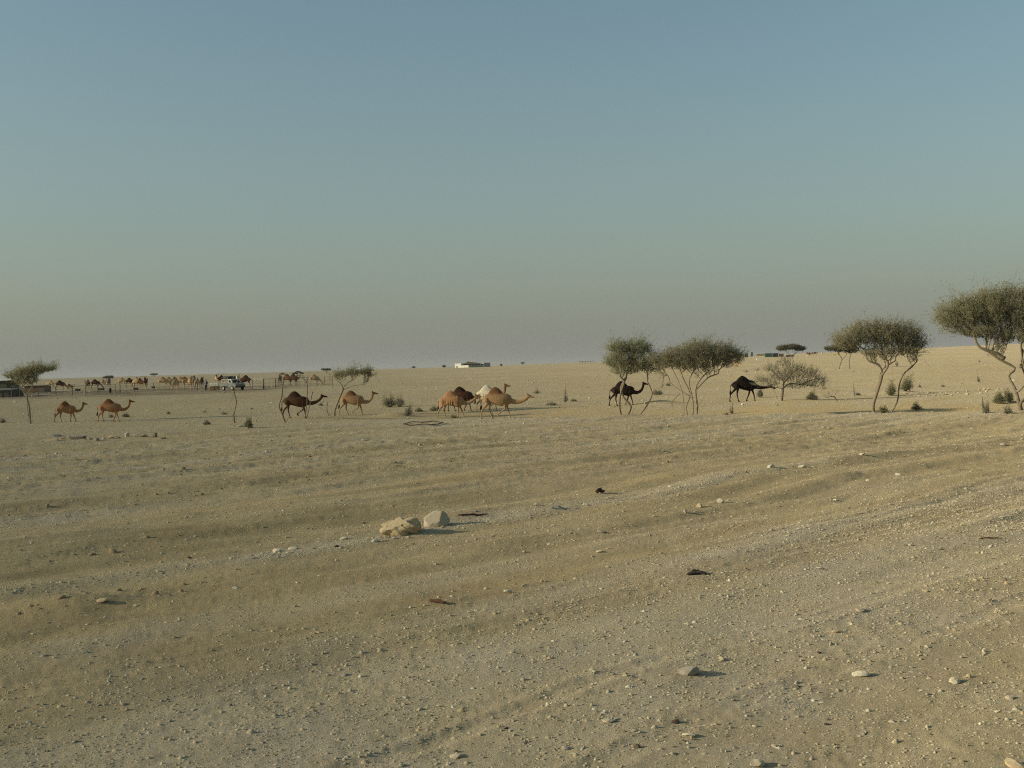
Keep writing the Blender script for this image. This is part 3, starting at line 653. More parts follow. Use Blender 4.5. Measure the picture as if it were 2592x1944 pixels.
tree('acacia_tree', 'green acacia with rounded crown and spreading stems, left of the wide pair', 'tree', 1588, 1050, 75.5,
     [[(690, 1015), (620, 890), (605, 760), (622, 640), (650, 540), (600, 480)], [(700, 1015), (690, 940), (740, 820), (660, 720), (632, 610), (690, 500)], [(705, 1015), (800, 800), (842, 735)],
      [(740, 1015), (900, 830), (970, 690), (950, 600), (920, 540)], [(968, 690), (1080, 600), (1180, 550)], [(1075, 610), (1090, 470)]],
     [(640, 190, 170, 100), (800, 200, 190, 110), (620, 340, 190, 110), (830, 350, 180, 120), (900, 430, 130, 60), (700, 440, 190, 60)], *C5, 'green', 330, 11, leaves=8, twigs=4, group=TG, rmax=.075)
tree('acacia_tree', 'wide brownish acacia with many stems, right one of the pair in the middle', 'tree', 1750, 1050, 74.5,
     [[(1330, 1020), (1330, 800), (1310, 650), (1240, 480)], [(1400, 1020), (1355, 850), (1400, 700), (1320, 520), (1290, 430)], [(1455, 1020), (1485, 850), (1470, 650), (1535, 530), (1640, 430)],
      [(1430, 1020), (1425, 760), (1375, 560), (1430, 430)], [(1480, 860), (1550, 750)], [(1480, 640), (1600, 520), (1720, 470)], [(1400, 720), (1210, 590), (1180, 520)]],
     [(1120, 340, 190, 100), (1300, 310, 220, 130), (1500, 270, 230, 150), (1700, 280, 220, 140), (1860, 310, 150, 110), (1400, 400, 300, 70), (1750, 390, 160, 60)], *C5, 'brown', 430, 12, leaves=8, twigs=4, group=TG, rmax=.055)
tree('acacia_tree', 'flat crowned acacia with pale forked trunk and thin second stem, right of the thorn tree', 'tree', 2217, 1044, 69,
     [[(590, 1410), (562, 1250), (600, 1080), (640, 900), (600, 800), (500, 760)], [(610, 1090), (660, 970), (700, 850), (860, 745)], [(720, 1390), (830, 1200), (850, 1020), (900, 890), (1040, 760)], [(890, 900), (1000, 830), (1080, 740)], [(545, 1400), (510, 1270)], [(640, 900), (700, 790), (640, 690)]],
     [(330, 560, 220, 130), (480, 500, 200, 150), (680, 500, 230, 170), (880, 520, 210, 170), (1020, 600, 130, 110), (620, 690, 220, 70), (900, 680, 200, 60)], *C7, 'brown', 420, 13, leaves=8, twigs=4, twig_len=.72, group=TG, rmax=.09)
tree('acacia_tree', 'biggest acacia with dense dome crown cut by the right edge', 'tree', 2585, 1046, 64,
     [[(2180, 1420), (2130, 1180), (2062, 1020), (2135, 935), (1960, 830), (1830, 730)], [(2140, 1190), (2230, 1060), (2170, 930), (2110, 740)], [(2250, 1410), (2270, 1100), (2230, 900), (2260, 740)], [(2180, 1300), (2330, 1100), (2450, 850), (2600, 700)], [(1960, 830), (1880, 780), (1700, 720)], [(2150, 920), (2300, 800), (2400, 700)]],
     [(1420, 420, 190, 190), (1600, 380, 240, 230), (1850, 340, 280, 250), (2130, 340, 300, 280), (2450, 380, 330, 270), (2700, 450, 260, 200), (1750, 570, 260, 100), (2100, 610, 300, 110), (2450, 620, 280, 90)], *C7, 'olive', 620, 14, leaves=8, twigs=4, twig_len=.72, group=TG, rmax=.135)
tree('acacia_tree', 'small leaning acacia with slanted crown at the left edge', 'tree', 75, 1069, 88,
     [[(360, 930), (350, 750), (340, 560), (300, 470)], [(385, 930), (375, 700), (352, 580), (420, 470)], [(400, 930), (418, 780)], [(355, 910), (300, 830), (260, 760)], [(375, 700), (440, 610)], [(345, 570), (250, 430)]],
     [(190, 350, 130, 55), (320, 330, 170, 85), (480, 280, 170, 75), (610, 260, 110, 55), (330, 420, 160, 60)], *C1, 'olive', 230, 15, dens=20, leaves=11, twigs=4, group=TG, rmax=.075)
tree('acacia_tree', 'slim acacia with slanting trunk and flat top beside the pale tan camel', 'tree', 848, 1044, 89,
     [[(925, 920), (930, 820), (990, 660), (1045, 515), (990, 430), (930, 400)], [(1000, 600), (960, 560), (900, 470), (800, 450)], [(1045, 515), (1110, 440), (1210, 385)], [(1040, 545), (1130, 500), (1240, 470), (1360, 465)], [(930, 860), (965, 860)], [(940, 820), (900, 780)], [(1000, 430), (1080, 390)]],
     [(1030, 345, 110, 50), (1180, 330, 130, 55), (1320, 325, 140, 55), (1430, 355, 70, 35)], *C3, 'olive', 190, 16, dens=20, leaves=11, twigs=4, group=TG, rmax=.075)
tree('thorn_tree', 'leafless tangled thorn tree that the blackish camel reaches into', 'tree', 1980, 1014, 90,
     [[(820, 1080), (835, 920), (845, 790), (760, 720), (650, 610)], [(845, 790), (850, 680), (850, 500)], [(840, 900), (940, 830), (1100, 840), (1300, 860)], [(840, 840), (960, 700), (1050, 620)], [(770, 1060), (720, 960), (690, 880)], [(835, 900), (760, 880), (560, 870), (480, 880)], [(1100, 840), (1250, 780), (1400, 740)]],
     [(680, 640, 130, 80), (850, 560, 120, 100), (1000, 640, 160, 90), (1180, 700, 170, 110), (1330, 810, 120, 110), (600, 780, 150, 90), (900, 740, 220, 100), (1380, 880, 80, 70), (1150, 850, 200, 80), (1020, 890, 150, 70), (700, 850, 130, 70)], *C6, 'grey', 330, 17, leaves=3, twigs=3, twig_len=.5, dens=9, bark=M_DRYWOOD, rmax=.09)
tree('acacia_tree', 'small flat topped acacia farther off above the thorn tree', 'tree', 2005, 921, 315,
     [[(970, 560), (982, 500), (955, 440), (900, 400)], [(955, 440), (1020, 390)], [(960, 470), (1050, 380)]],
     [(840, 340, 100, 45), (960, 325, 120, 45), (1070, 345, 90, 40)], *C6, 'far', 170, 18, leaves=6, twigs=3, twig_len=.5, leafL=.12, group=TG, rmax=.09)
tree('acacia_tree', 'low dark acacia half behind the flat crowned one at the right', 'tree', 2124, 931, 190,
     [[(1625, 612), (1640, 540), (1665, 470), (1630, 410)], [(1660, 480), (1720, 410)], [(1770, 612), (1760, 480), (1780, 400)]],
     [(1520, 340, 100, 45), (1640, 330, 130, 65), (1780, 350, 120, 60)], *C6, 'far', 180, 19, leaves=6, twigs=3, twig_len=.5, leafL=.12, group=TG, rmax=.09)
# leafless shrubs on the left
tree('bare_shrub', 'tall leafless shrub with forked stems below the truck', 'shrub', 594, 1079, 79,
     [[(1055, 985), (1045, 860), (1000, 740), (1040, 640), (985, 510)], [(1050, 850), (1085, 700), (1065, 580), (1110, 460), (1132, 370)], [(1060, 980), (1005, 850)], [(1030, 650), (1020, 520)], [(1070, 985), (1080, 900)]],
     [(960, 440, 40, 25), (1020, 430, 60, 30), (1100, 420, 40, 30)], *C2, 'grey', 60, 21, leaves=1, twigs=3, twig_len=.3, dens=3, bark=M_DRYWOOD, rmax=.055)
tree('bare_shrub', 'leafless shrub with low side twigs in front of the dark brown camel', 'shrub', 723, 1082, 77,
     [[(240, 1120), (190, 980), (150, 880), (190, 740), (200, 580)], [(250, 1120), (300, 970)], [(160, 900), (60, 840)], [(235, 1100), (180, 930), (230, 700)], [(190, 740), (225, 640)]],
     [(190, 580, 45, 60), (240, 640, 25, 50)], *C3, 'grey', 40, 22, leaves=0, twigs=2, twig_len=.25, dens=3, bark=M_DRYWOOD, rmax=.055)
tree('bare_shrub', 'forked leafless shrub with thin flat top crossing the dark brown camel', 'shrub', 772, 1059, 84,
     [[(510, 990), (530, 700), (515, 480), (450, 410)], [(520, 480), (570, 420)], [(530, 985), (580, 780), (610, 620), (670, 540), (660, 450)], [(505, 980), (455, 860)], [(612, 620), (585, 560)]],
     [(480, 400, 60, 25), (560, 400, 60, 25), (640, 410, 45, 25)], *C3, 'grey', 60, 23, leaves=1, twigs=3, twig_len=.3, dens=3, bark=M_DRYWOOD, rmax=.06)
tree('bare_shrub', 'short leafless stem left of the slanting acacia', 'shrub', 833, 1048, 88,
     [[(850, 935), (810, 830), (822, 715)], [(845, 930), (865, 880)], [(850, 930), (830, 880)]], [(825, 740, 20, 20)], *C3, 'grey', 12, 24, leaves=0, twigs=2, twig_len=.2, dens=3, bark=M_DRYWOOD, rmax=.05)
tree('bare_shrub', 'small curved dry shrub between the two acacias of the pair', 'shrub', 1703, 1022, 88,
     [[(1215, 890), (1200, 840), (1290, 740)], [(1215, 890), (1190, 850)]], [(1270, 760, 30, 20)], *C5, 'grey', 14, 25, leaves=0, twigs=2, twig_len=.25, dens=3, bark=M_DRYWOOD, rmax=.05)
tree('fallen_branch', 'fallen dry branch lying right of the thorn tree', 'branch', 2113, 1017, 88,
     [[(1600, 1090), (1540, 1020), (1440, 1040)], [(1560, 1040), (1600, 940)], [(1500, 1030), (1560, 960)], [(1440, 1040), (1400, 990)]], [(1560, 960, 60, 30), (1450, 1010, 60, 25)], *C6, 'grey', 30, 26, leaves=0, twigs=3, twig_len=.3, dens=3, bark=M_DRYWOOD, rmax=.05)
# trees on the horizon
HZ = [(274, 967, 560, 24, 9, 'small flat tree on the horizon above the pen at the left'), (390, 957, 900, 18, 7, 'tiny flat tree on the skyline left of the herd'), (826, 941, 620, 23, 11, 'umbrella tree on the skyline between the black tent and the slanting acacia'),
      (1124, 930, 900, 8, 4, 'tiny tree on the skyline just left of the white compound'), (1323, 922, 900, 8, 7, 'dark round tree on the skyline right of the white compound'), (1047, 934, 1100, 7, 3, 'faint tree on the skyline above the grey bush'), (1269, 929, 900, 5, 3, 'low scrub on the skyline near the white compound')]
for i, (px, py, Y, w, h, lab) in enumerate(HZ):
    f = h / 2.0
    tree('acacia_tree', lab, 'tree', px, py + 0, Y, [[(0, f * 2), (0, f * 1.1), (-w * .2, f * .6)], [(0, f * 1.1), (w * .2, f * .6)]],
         [(-w * .25, f * .35, w * .27, f * .42), (w * .2, f * .3, w * .3, f * .42)], (px, py - 2 * f), 1.0, 'far', 60, 40 + i, leaves=5, twigs=3, twig_len=.72, leafL=.3, dens=4, group='trees on the horizon', rmax=.2, step=.4)

def bush(label, px, py, w, h, leaf='grey', n=160, seed=1, stiff=.5, Y=None, leafy=5, stalk=0, cat='bush', lean=0):
    """low desert shrub: many arched twigs from one root; w, h in photo pixels"""
    n = int(n * .55) + 8; rs = np.random.RandomState(seed); P = at_row(px, py, 55) if Y is None else at_depth(px, Y); k = P.y / FPX; w *= k; h *= k
    root = empty('desert_bush', P - Vector((0, 0, .03))); tag(root, label, cat, 'low bushes on the plain')
    q = Quick(); lf = Quick()
    a = rs.uniform(0, 6.283, n); t = rs.uniform(0, 1, n) ** .6; E = np.stack([np.cos(a) * t * w / 2 + lean * h * k * 0, np.sin(a) * t * w / 2 * .8, h * np.sqrt(np.clip(1.05 - t * t, .05, 1)) * rs.uniform(.35, 1.15, n) * (.8 + .35 * np.sin(a * 2 + seed))], 1)
    E[:, 0] += lean * E[:, 2]
    B = np.stack([np.cos(a) * .06 * w, np.sin(a) * .06 * w, np.zeros(n)], 1)
    M = B * .5 + E * .5; M[:, 2] += h * .08; M[:, :2] *= .85
    q.spikes(B, M + (M - B) * .2, .014, rs); q.spikes(M, E, .010, rs)
    S0 = np.concatenate([M, M * .4 + E * .6, E * .85 + M * .15]); d = rs.normal(size=S0.shape); d[:, 2] += .7; d /= np.linalg.norm(d, axis=1, keepdims=True)
    E2 = S0 + d * h * .28 * rs.uniform(.5, 1.2, (len(S0), 1)); q.spikes(S0, E2, .006, rs)
    obj('stems', q.mesh('stems', M_TWIG), root)
    if leafy:
        tt = rs.uniform(0, 1, (len(S0), leafy, 1)); Q = (S0[:, None] + (E2 - S0)[:, None] * tt).reshape(-1, 3); lf.leaves(Q, .06, .016, rs); obj('foliage', lf.mesh('foliage', LEAF[leaf]), root)
    for i in range(stalk):
        mb = MB(); x = rs.uniform(-.3, .3) * w; mb.tube([(x, 0, 0), (x * 1.2, .05, h * .8), (x * 1.4, .05, h * rs.uniform(1.2, 1.7))], [.02, .015, .006], 4); mb.build('stalk', M_TWIG, root)
    return root
BUSH = [
 ('dark green bush with upright stalks beside the tall leafless shrub', 629, 1083, 24, 27, 'olive', 230, 4, 3), ('bushy tuft between the legs of the second left camel', 318, 1056, 24, 12, 'grey', 150, 4, 0), ('pale dry tuft under the belly of the second left camel', 281, 1057, 18, 12, 'grey', 110, 2, 0),
 ('dry grey tuft at the left edge', 6, 1070, 20, 16, 'grey', 120, 2, 0), ('small dry tuft right of the second left camel', 426, 1048, 15, 10, 'grey', 80, 1, 0), ('dark low bush between the left camels and the tall leafless shrub', 523, 1075, 22, 14, 'grey', 140, 3, 2),
 ('thin curled dry tuft behind the tall leafless shrub', 517, 1044, 14, 10, 'grey', 40, 0, 2), ('dry tuft at the end of the shadow left of the tall shrub', 567, 1049, 24, 8, 'grey', 90, 1, 1), ('widest grey bush on a sand heap in front of the pale tan camel', 985, 1031, 44, 34, 'grey', 420, 4, 0),
 ('second grey bush on the right shoulder of the sand heap', 1012, 1030, 26, 30, 'grey', 260, 4, 0), ('dry grey bush leaning right below the sand heap', 1030, 1052, 26, 28, 'grey', 220, 2, 2), ('low dark bush right of the sand heap', 1060, 1042, 24, 12, 'olive', 150, 4, 0),
 ('faint grey tuft right of the dark brown camel', 812, 1027, 18, 12, 'grey', 90, 2, 0), ('low bush at the hind feet of the cloth covered camel', 1098, 1040, 26, 14, 'olive', 150, 3, 0), ('small dark tuft at the front feet of the cloth covered camel', 1148, 1058, 20, 9, 'olive', 100, 3, 0),
 ('small dry stems behind the feet of the big tan camel', 1246, 1056, 8, 18, 'grey', 16, 0, 2), ('dark scrub right of the low stretched camel', 1358, 996, 24, 12, 'grey', 90, 2, 2), ('slender dry bush on the slope right of the big tan camel', 1431, 1018, 16, 34, 'grey', 90, 1, 2), ('long low scrub right of the big tan camel', 1395, 1026, 40, 12, 'grey', 140, 2, 0),
 ('small green tuft far right of the camel group', 1452, 1016, 18, 8, 'olive', 90, 3, 0), ('grey bush on the orange sand heap between the acacia pair', 1664, 1000, 34, 15, 'grey', 260, 4, 0), ('small olive bush left of the acacia pair stems', 1692, 977, 14, 8, 'olive', 90, 3, 0),
 ('dense grey round bush in front of the blackish camel', 1924, 1006, 14, 20, 'grey', 300, 7, 0), ('dry stems in front of the blackish camel', 1852, 1047, 18, 24, 'grey', 50, 0, 3), ('low twiggy tuft below the wide acacia at the right', 1838, 1049, 16, 9, 'grey', 60, 0, 0),
 ('green low bush in the litter right of the thorn tree', 2055, 1012, 36, 22, 'olive', 240, 4, 2), ('dark low tuft right of the fallen branch', 2172, 1001, 16, 7, 'olive', 110, 4, 0), ('lone upright dry stick bush right of the fallen branch', 2163, 1003, 6, 26, 'grey', 10, 0, 2),
 ('leafy dark bush on the left behind the flat crowned acacia', 2256, 1002, 26, 36, 'olive', 330, 6, 0), ('leaning dark bush behind the flat crowned acacia', 2291, 990, 34, 40, 'olive', 360, 6, 2), ('upright pale bush under the flat crowned acacia', 2270, 927, 10, 18, 'grey', 80, 3, 0),
 ('spiky green bush right of the flat crowned acacia', 2320, 1038, 34, 22, 'olive', 150, 4, 0), ('green bush in front of the biggest acacia trunk, left half', 2528, 1022, 30, 30, 'olive', 360, 6, 0), ('green bush in front of the biggest acacia trunk, right half', 2552, 1018, 28, 32, 'olive', 360, 6, 0),
 ('dry stalks left of the biggest acacia', 2494, 1046, 28, 34, 'grey', 130, 1, 4), ('grey tuft at the foot of the biggest acacia', 2550, 1047, 26, 22, 'grey', 160, 2, 0), ('upright dry weed in the middle of the right slope', 2477, 967, 12, 18, 'grey', 60, 1, 1), ('small weed on the right slope near the horizon', 2479, 917, 7, 8, 'grey', 40, 2, 0),
 ('low weed left of the upright dry weed on the right slope', 2386, 979, 14, 6, 'grey', 60, 2, 0), ('small shrub on the slope above the biggest acacia bushes', 2328, 981, 8, 8, 'grey', 50, 2, 0), ('dark tuft beside the foot of the flat crowned acacia', 2236, 1045, 26, 18, 'olive', 200, 4, 0),
 ('scrub tuft above the blackish camel', 1889, 942, 12, 8, 'grey', 60, 2, 0), ('scrub on the sand left of the thorn tree top', 1916, 938, 20, 8, 'grey', 80, 1, 0),
]
for i, (lab, px, py, w, h, lf, n, leafy, stalk) in enumerate(BUSH):
    bush(lab, px, py, w, h, lf, n, 100 + i, leafy=leafy, stalk=stalk, lean=.35 if 'lean' in lab else 0)

# ------------------------------------------------------------------ fences, gates, person, truck and pens on the left
M_POST = plain('weathered_post', (.16, .125, .085), (.09, .07, .05), scale=5); M_STEEL = plain('galvanised_steel', (.50, .46, .36), (.40, .36, .28), rough=.6, scale=3)
M_RUST = plain('rusty_pipe', (.13, .085, .055), (.08, .055, .04), scale=5); M_WHITE = plain('white_paint', (.74, .72, .62), (.62, .60, .50), rough=.7, scale=1.5)
M_DARK = plain('dark_tarpaulin', (.035, .037, .036), (.02, .022, .022), scale=2); M_BLACK = plain('black_rubber', (.014, .014, .014), (.02, .02, .02), rough=.9)
def fence(label, pts, h, heavy, rails, rail_mat, wires, post_r=.045):
    P = [at_row(px, py, 110) for px, py in pts]; root = empty('wire_fence', P[0]); tag(root, label, 'fence', 'fences round the pens'); o = P[0]
    pm = MB().tube([(0, 0, -.2), (0, 0, h)], post_r, 6).mesh('post', M_POST); pm2 = MB().tube([(0, 0, -.2), (0, 0, h * 1.12)], post_r * 1.5, 6).mesh('post', M_POST)
    for i, p in enumerate(P):
        q = obj('post', pm2 if i in heavy else pm, root); q.location = p - o; q.rotation_euler = (random.Random(i).uniform(-.03, .03), random.Random(i + 9).uniform(-.04, .04), 0)
    for z in rails:
        for a, b in zip(P[:-1], P[1:]): MB().tube([a - o + Vector((0, -.06, z)), b - o + Vector((0, -.06, z))], .03, 5).build('rail', rail_mat, root)
    for z in wires:
        q = []
        for a, b in zip(P[:-1], P[1:]): q += [a - o + Vector((0, -.05, z)), (a + b) / 2 - o + Vector((0, -.05, z - .03))]
        MB().tube(q + [P[-1] - o + Vector((0, -.05, z))], .017, 4).build('wire', M_RUST, root)
    # thin upright droppers of the netting
    mb = MB()
    for a, b in zip(P[:-1], P[1:]):
        n = max(2, int((b - a).length / .45))
        for k in range(1, n):
            c = a + (b - a) * (k / n) - o; mb.tube([c + Vector((0, -.05, .05)), c + Vector((0, -.05, max(wires) if wires else h))], .008, 3)
    tag(mb.build('netting', M_RUST, root), kind='stuff'); return root
fence('wire fence with dark uneven posts along the left pen', [(-70, 1009), (-20, 1008), (30, 1007), (50, 1006), (97, 1003), (142, 1002), (183, 1001), (217, 999), (248, 997), (292, 993), (304, 993), (340, 991), (372, 990), (388, 990), (430, 990), (468, 990), (500, 989), (520, 989)], 1.35, (6, 8, 10), [1.30], M_RUST, (.35, .7, 1.0))
def gate(label, a, b, h):
    A, B = at_row(*a, 110), at_row(*b, 110); root = empty('pen_gate', A); tag(root, label, 'gate', 'gates of the pens'); d = B - A
    for nm, p0, p1, r, m in (('post', Vector((0, 0, -.1)), Vector((0, 0, h)), .05, M_POST), ('post', d + Vector((0, 0, -.1)), d + Vector((0, 0, h)), .05, M_POST), ('top_rail', Vector((0, 0, h - .05)), d + Vector((0, 0, h - .05)), .04, M_STEEL),
                         ('bottom_rail', Vector((0, 0, .18)), d + Vector((0, 0, .18)), .035, M_STEEL), ('middle_rail', Vector((0, 0, h * .55)), d + Vector((0, 0, h * .55)), .012, M_RUST)):
        MB().tube([p0, p1], r, 6).build(nm, m, root)
    for k in range(1, 8): MB().tube([d * (k / 8) + Vector((0, 0, .18)), d * (k / 8) + Vector((0, 0, h - .05))], .008, 4).build('bar', M_RUST, root)
    return root
gate('left leaf of the double gate with pale rails right of the truck', (640, 985), (667, 985), 1.55); gate('right leaf of the double gate with the whitest top rail', (668.5, 985), (697, 982), 1.55)
fence('thin wire fence right of the double gate', [(698, 982), (718, 979), (757, 977), (778, 977), (803, 976), (822, 976), (842, 976)], 1.5, (), [1.45], M_RUST, (.4, .8, 1.15))
P = at_row(835, 962, 110); MB().tube([(0, 0, -.2), (.02, 0, .9), (0, 0, 1.7)], [.06, .055, .05], 6)
tag(obj('wooden_post', MB().tube([(0, 0, -.2), (.02, 0, .9), (0, 0, 1.7)], [.07, .06, .05], 6).mesh('wooden_post', M_POST)), 'lone post on the slope left of the slanting acacia crown', 'post').location = P
# ---- person in a grey shirt, back to the camera
def remeshed(mb, name, m, voxel, it=2):
    src = mb.build('tmp', None); md = src.modifiers.new('r', 'REMESH'); md.mode = 'VOXEL'; md.voxel_size = voxel; md.use_smooth_shade = True
    sm = src.modifiers.new('s', 'SMOOTH'); sm.factor = .5; sm.iterations = it
    me = bpy.data.meshes.new_from_object(src.evaluated_get(bpy.context.evaluated_depsgraph_get())); bpy.data.objects.remove(src); me.name = name; me.materials.clear(); me.materials.append(m); return me
def person():
    P = at_row(522, 989, 110); skin = plain('skin', (.20, .105, .065), (.16, .08, .05), rough=.6)
    legs = [[(-.09, 0, .92), (-.11, .03, .5), (-.15, -.02, .09)], [(.09, 0, .92), (.08, .02, .5), (.10, .03, .09)]]
    arms = [[(-.19, 0, 1.42), (-.25, .03, 1.14), (-.20, .16, .95)], [(.19, 0, 1.42), (.27, -.02, 1.14), (.26, .08, .90)]]
    mb = MB(); mb.tube([(0, 0, .88), (0, 0, 1.0), (0, .01, 1.2), (0, 0, 1.38), (0, 0, 1.46)], [(.10, .15), (.095, .14), (.105, .155), (.10, .18), (.06, .10)], 12)
    mb.tube([(0, 0, 1.44), (0, .01, 1.53)], [.055, .05], 8)
    mb.tube([(0, .02, 1.50), (0, .02, 1.56), (0, .01, 1.63), (0, 0, 1.70), (0, 0, 1.735)], [(.075, .055), (.095, .07), (.10, .078), (.085, .068), (.03, .03)], 12)
    mb.tube([(0, .10, 1.60), (0, .128, 1.585)], [.018, .012], 6)
    for s in (-1, 1): mb.tube([(.075 * s, 0, 1.58), (.09 * s, -.01, 1.62)], [.016, .02], 6)
    for L in legs:
        mb.tube(L, [.085, .06, .04], 8); f = Vector(L[-1]); mb.tube([f + Vector((0, -.06, -.05)), f + Vector((0, .02, -.045)), f + Vector((0, .16, -.06))], [.035, .045, .03], 8)
    for L in arms:
        mb.tube(L, [.05, .042, .03], 8); w = Vector(L[-1]); d = (w - Vector(L[-2])).normalized(); mb.tube([w, w + d * .05, w + d * .09], [(.022, .03), (.02, .042), (.015, .042)], 8)
        for k, ln in enumerate((.07, .08, .075, .06)):
            b = w + d * .085 + Vector((0, -.033 + .022 * k, 0)); mb.tube([b, b + d * ln * .6, b + d * ln * .8 + Vector((0, .012, -.012))], [.0105, .0095, .008], 6)
        mb.tube([w + d * .03 + Vector((0, .035, 0)), w + d * .07 + Vector((0, .062, 0)), w + d * .10 + Vector((0, .065, 0))], [.012, .011, .009], 6)
    o = obj('person', remeshed(mb, 'person', skin, .0145, 1)); o.location = P
    tag(o, 'person standing with back turned, in a grey shirt and dark trousers by the herd', 'person')
    sh = MB(); sh.tube([(0, 0, .86), (0, 0, 1.0), (0, .01, 1.2), (0, 0, 1.38), (0, 0, 1.47)], [(.135, .19), (.12, .165), (.125, .175), (.12, .20), (.06, .085)], 12)
    for L in arms: sh.tube([L[0], (Vector(L[0]) + Vector(L[1])) / 2, Vector(L[1]) * .6 + Vector(L[2]) * .4], [.08, .07, .055], 8)
    obj('shirt', remeshed(sh, 'shirt', plain('grey_shirt', (.32, .31, .33), (.22, .21, .23), scale=5), .018), o)
    ve = MB(); ve.tube([(.06, -.02, 1.0), (.07, -.01, 1.2), (.09, -.01, 1.40)], [(.14, .125), (.145, .135), (.12, .11)], 10); obj('vest', remeshed(ve, 'vest', plain('dark_vest', (.035, .03, .036), (.05, .04, .05)), .02), o)
    tr = MB(); tr.tube([(0, 0, .80), (0, 0, .9), (0, 0, 1.0)], [(.11, .15), (.12, .165), (.115, .155)], 10)
    for L in legs: tr.tube([L[0], L[1], Vector(L[1]) * .15 + Vector(L[2]) * .85], [.11, .085, .07], 8)
    obj('trousers', remeshed(tr, 'trousers', plain('dark_trousers', (.016, .014, .017), (.022, .02, .022)), .018), o)
    hr = MB(); hr.tube([(0, -.03, 1.56), (0, -.025, 1.64), (0, -.01, 1.72), (0, 0, 1.752)], [(.085, .08), (.1, .09), (.085, .075), (.03, .03)], 10); obj('hair', remeshed(hr, 'hair', M_TUFT, .014), o)
    for L in legs:
        f = Vector(L[-1]); MB().tube([f + Vector((0, -.075, -.045)), f + Vector((0, .02, -.035)), f + Vector((0, .18, -.055))], [.045, .055, .035], 8).build('shoe', M_BLACK, o, True)
person()
# ---- pickup with a white cab, rack and covered load
def pickup():
    P = at_row(590, 988, 110); root = empty('pickup_truck', P, R(-48)); tag(root, 'grey green pickup truck with white cab parked by the pen fence', 'truck')
    grey = plain('grey_green_paint', (.17, .19, .17), (.13, .145, .13), rough=.45, scale=2); glass = plain('dark_glass', (.02, .024, .025), (.03, .03, .03), rough=.15)
    def prof(pts, w, name, m, par=root, y0=0, bv=.03):
        n = len(pts); V = [(x, y0 - w / 2, z) for x, z in pts] + [(x, y0 + w / 2, z) for x, z in pts]
        mb = MB(); mb.add(V, [tuple(range(n)), tuple(range(2 * n - 1, n - 1, -1))] + [(i, i + n, (i + 1) % n + n, (i + 1) % n) for i in range(n)])
        o = mb.build(name, m, par); bevel(o, bv); return o
    prof([(-.15, .42), (2.15, .42), (2.2, .7), (2.1, .98), (1.15, 1.08), (-.15, 1.08)], 1.62, 'hood_and_doors', grey)
    prof([(-.15, 1.085), (1.13, 1.085), (.72, 1.62), (.0, 1.66), (-.15, 1.6)], 1.46, 'cab', M_WHITE)
    bed = prof([(-2.05, .62), (-.17, .62), (-.17, .68), (-2.05, .68)], 1.6, 'bed_floor', grey, bv=.01)
    for y in (-.8, .8): MB().box((-1.11, y, .86), (1.9, .05, .40)).build('bed_side', grey, root)
    MB().box((-2.07, 0, .86), (.05, 1.55, .40)).build('tailgate', grey, root)
    for s in (-1, 1): prof([(.05, 1.13), (.95, 1.13), (.66, 1.52), (.08, 1.55)], .02, 'side_window', glass, y0=s * .735, bv=.004)
    ws = MB(); ws.add([(1.12, -.62, 1.13), (1.12, .62, 1.13), (.77, .55, 1.60), (.77, -.55, 1.60)], [(0, 1, 2, 3)]); o = ws.build('windscreen', glass, root); o.modifiers.new('s', 'SOLIDIFY').thickness = .02
    MB().box((-.165, 0, 1.36), (.02, 1.1, .32)).build('rear_window', glass, root)
    for x in (-1.3, 1.35):
        for s in (-1, 1):
            w = MB().tube([(x, s * .80 - .1, .34), (x, s * .80 + .1, .34)], .34, 18).build('wheel', M_BLACK, root); bevel(w, .04)
            MB().tube([(x, s * .80 + s * .06, .34), (x, s * .80 + s * .115, .34)], .19, 12).build('rim', M_STEEL, w)
    for s in (-1, 1): MB().tube([(2.14, s * .6, .82), (2.19, s * .6, .82)], .09, 10).build('headlight', M_STEEL, root)
    MB().box((2.2, 0, .50), (.12, 1.6, .16)).build('front_bumper', M_BLACK, root); MB().box((-2.12, 0, .52), (.1, 1.5, .14)).build('rear_bumper', M_BLACK, root)
    for x in (-1.9, -1.05, -.25):
        for y in (-.76, .76): MB().tube([(x, y, .7), (x, y, 1.62)], .03, 6).build('rack_post', M_WHITE, root)
    for y in (-.76, .76): MB().tube([(-1.95, y, 1.62), (-.2, y, 1.62)], .03, 6).build('rack_rail', M_WHITE, root)
    ld = MB().box((0, 0, .22), (1.5, 1.4, .44)).build('covered_load', M_DARK); bevel(ld, .08, 3); ld.location = P + Matrix.Rotation(R(-48), 3, 'Z') @ Vector((-1.0, 0, 1.65)); ld.rotation_euler = (0, 0, R(-48))
    tag(ld, 'dark covered load on the white rack of the pickup', 'load')
pickup()
M_HAY = plain('brown_fodder', (.26, .17, .08), (.15, .095, .05), scale=12, bmp=.04)
hb = at_row(543.5, 988, 110); hay = None
for i, (dx, dz, lab) in enumerate(((-.36, 0, 'brown fodder bale at lower left under the white tank'), (.36, 0, 'brown fodder bale at lower right under the white tank'), (-.34, .31, 'brown fodder bale at upper left under the white tank'), (.37, .31, 'brown fodder bale at upper right under the white tank'))):
    if hay is None: hay = bevel(MB().box((0, 0, .15), (.70, .5, .30)).build('fodder_bale', M_HAY), .05); o = hay
    else: o = hay.copy(); col.objects.link(o)
    o.location = hb + Vector((dx, .02 * i, dz)); o.rotation_euler = (0, 0, .05 * i - .1); tag(o, lab, 'bale', 'fodder bales by the fence')
tk = empty('water_tank', hb + Vector((0, .05, .63))); tag(tk, 'white box shaped tank lying on brown bales left of the pickup', 'tank')
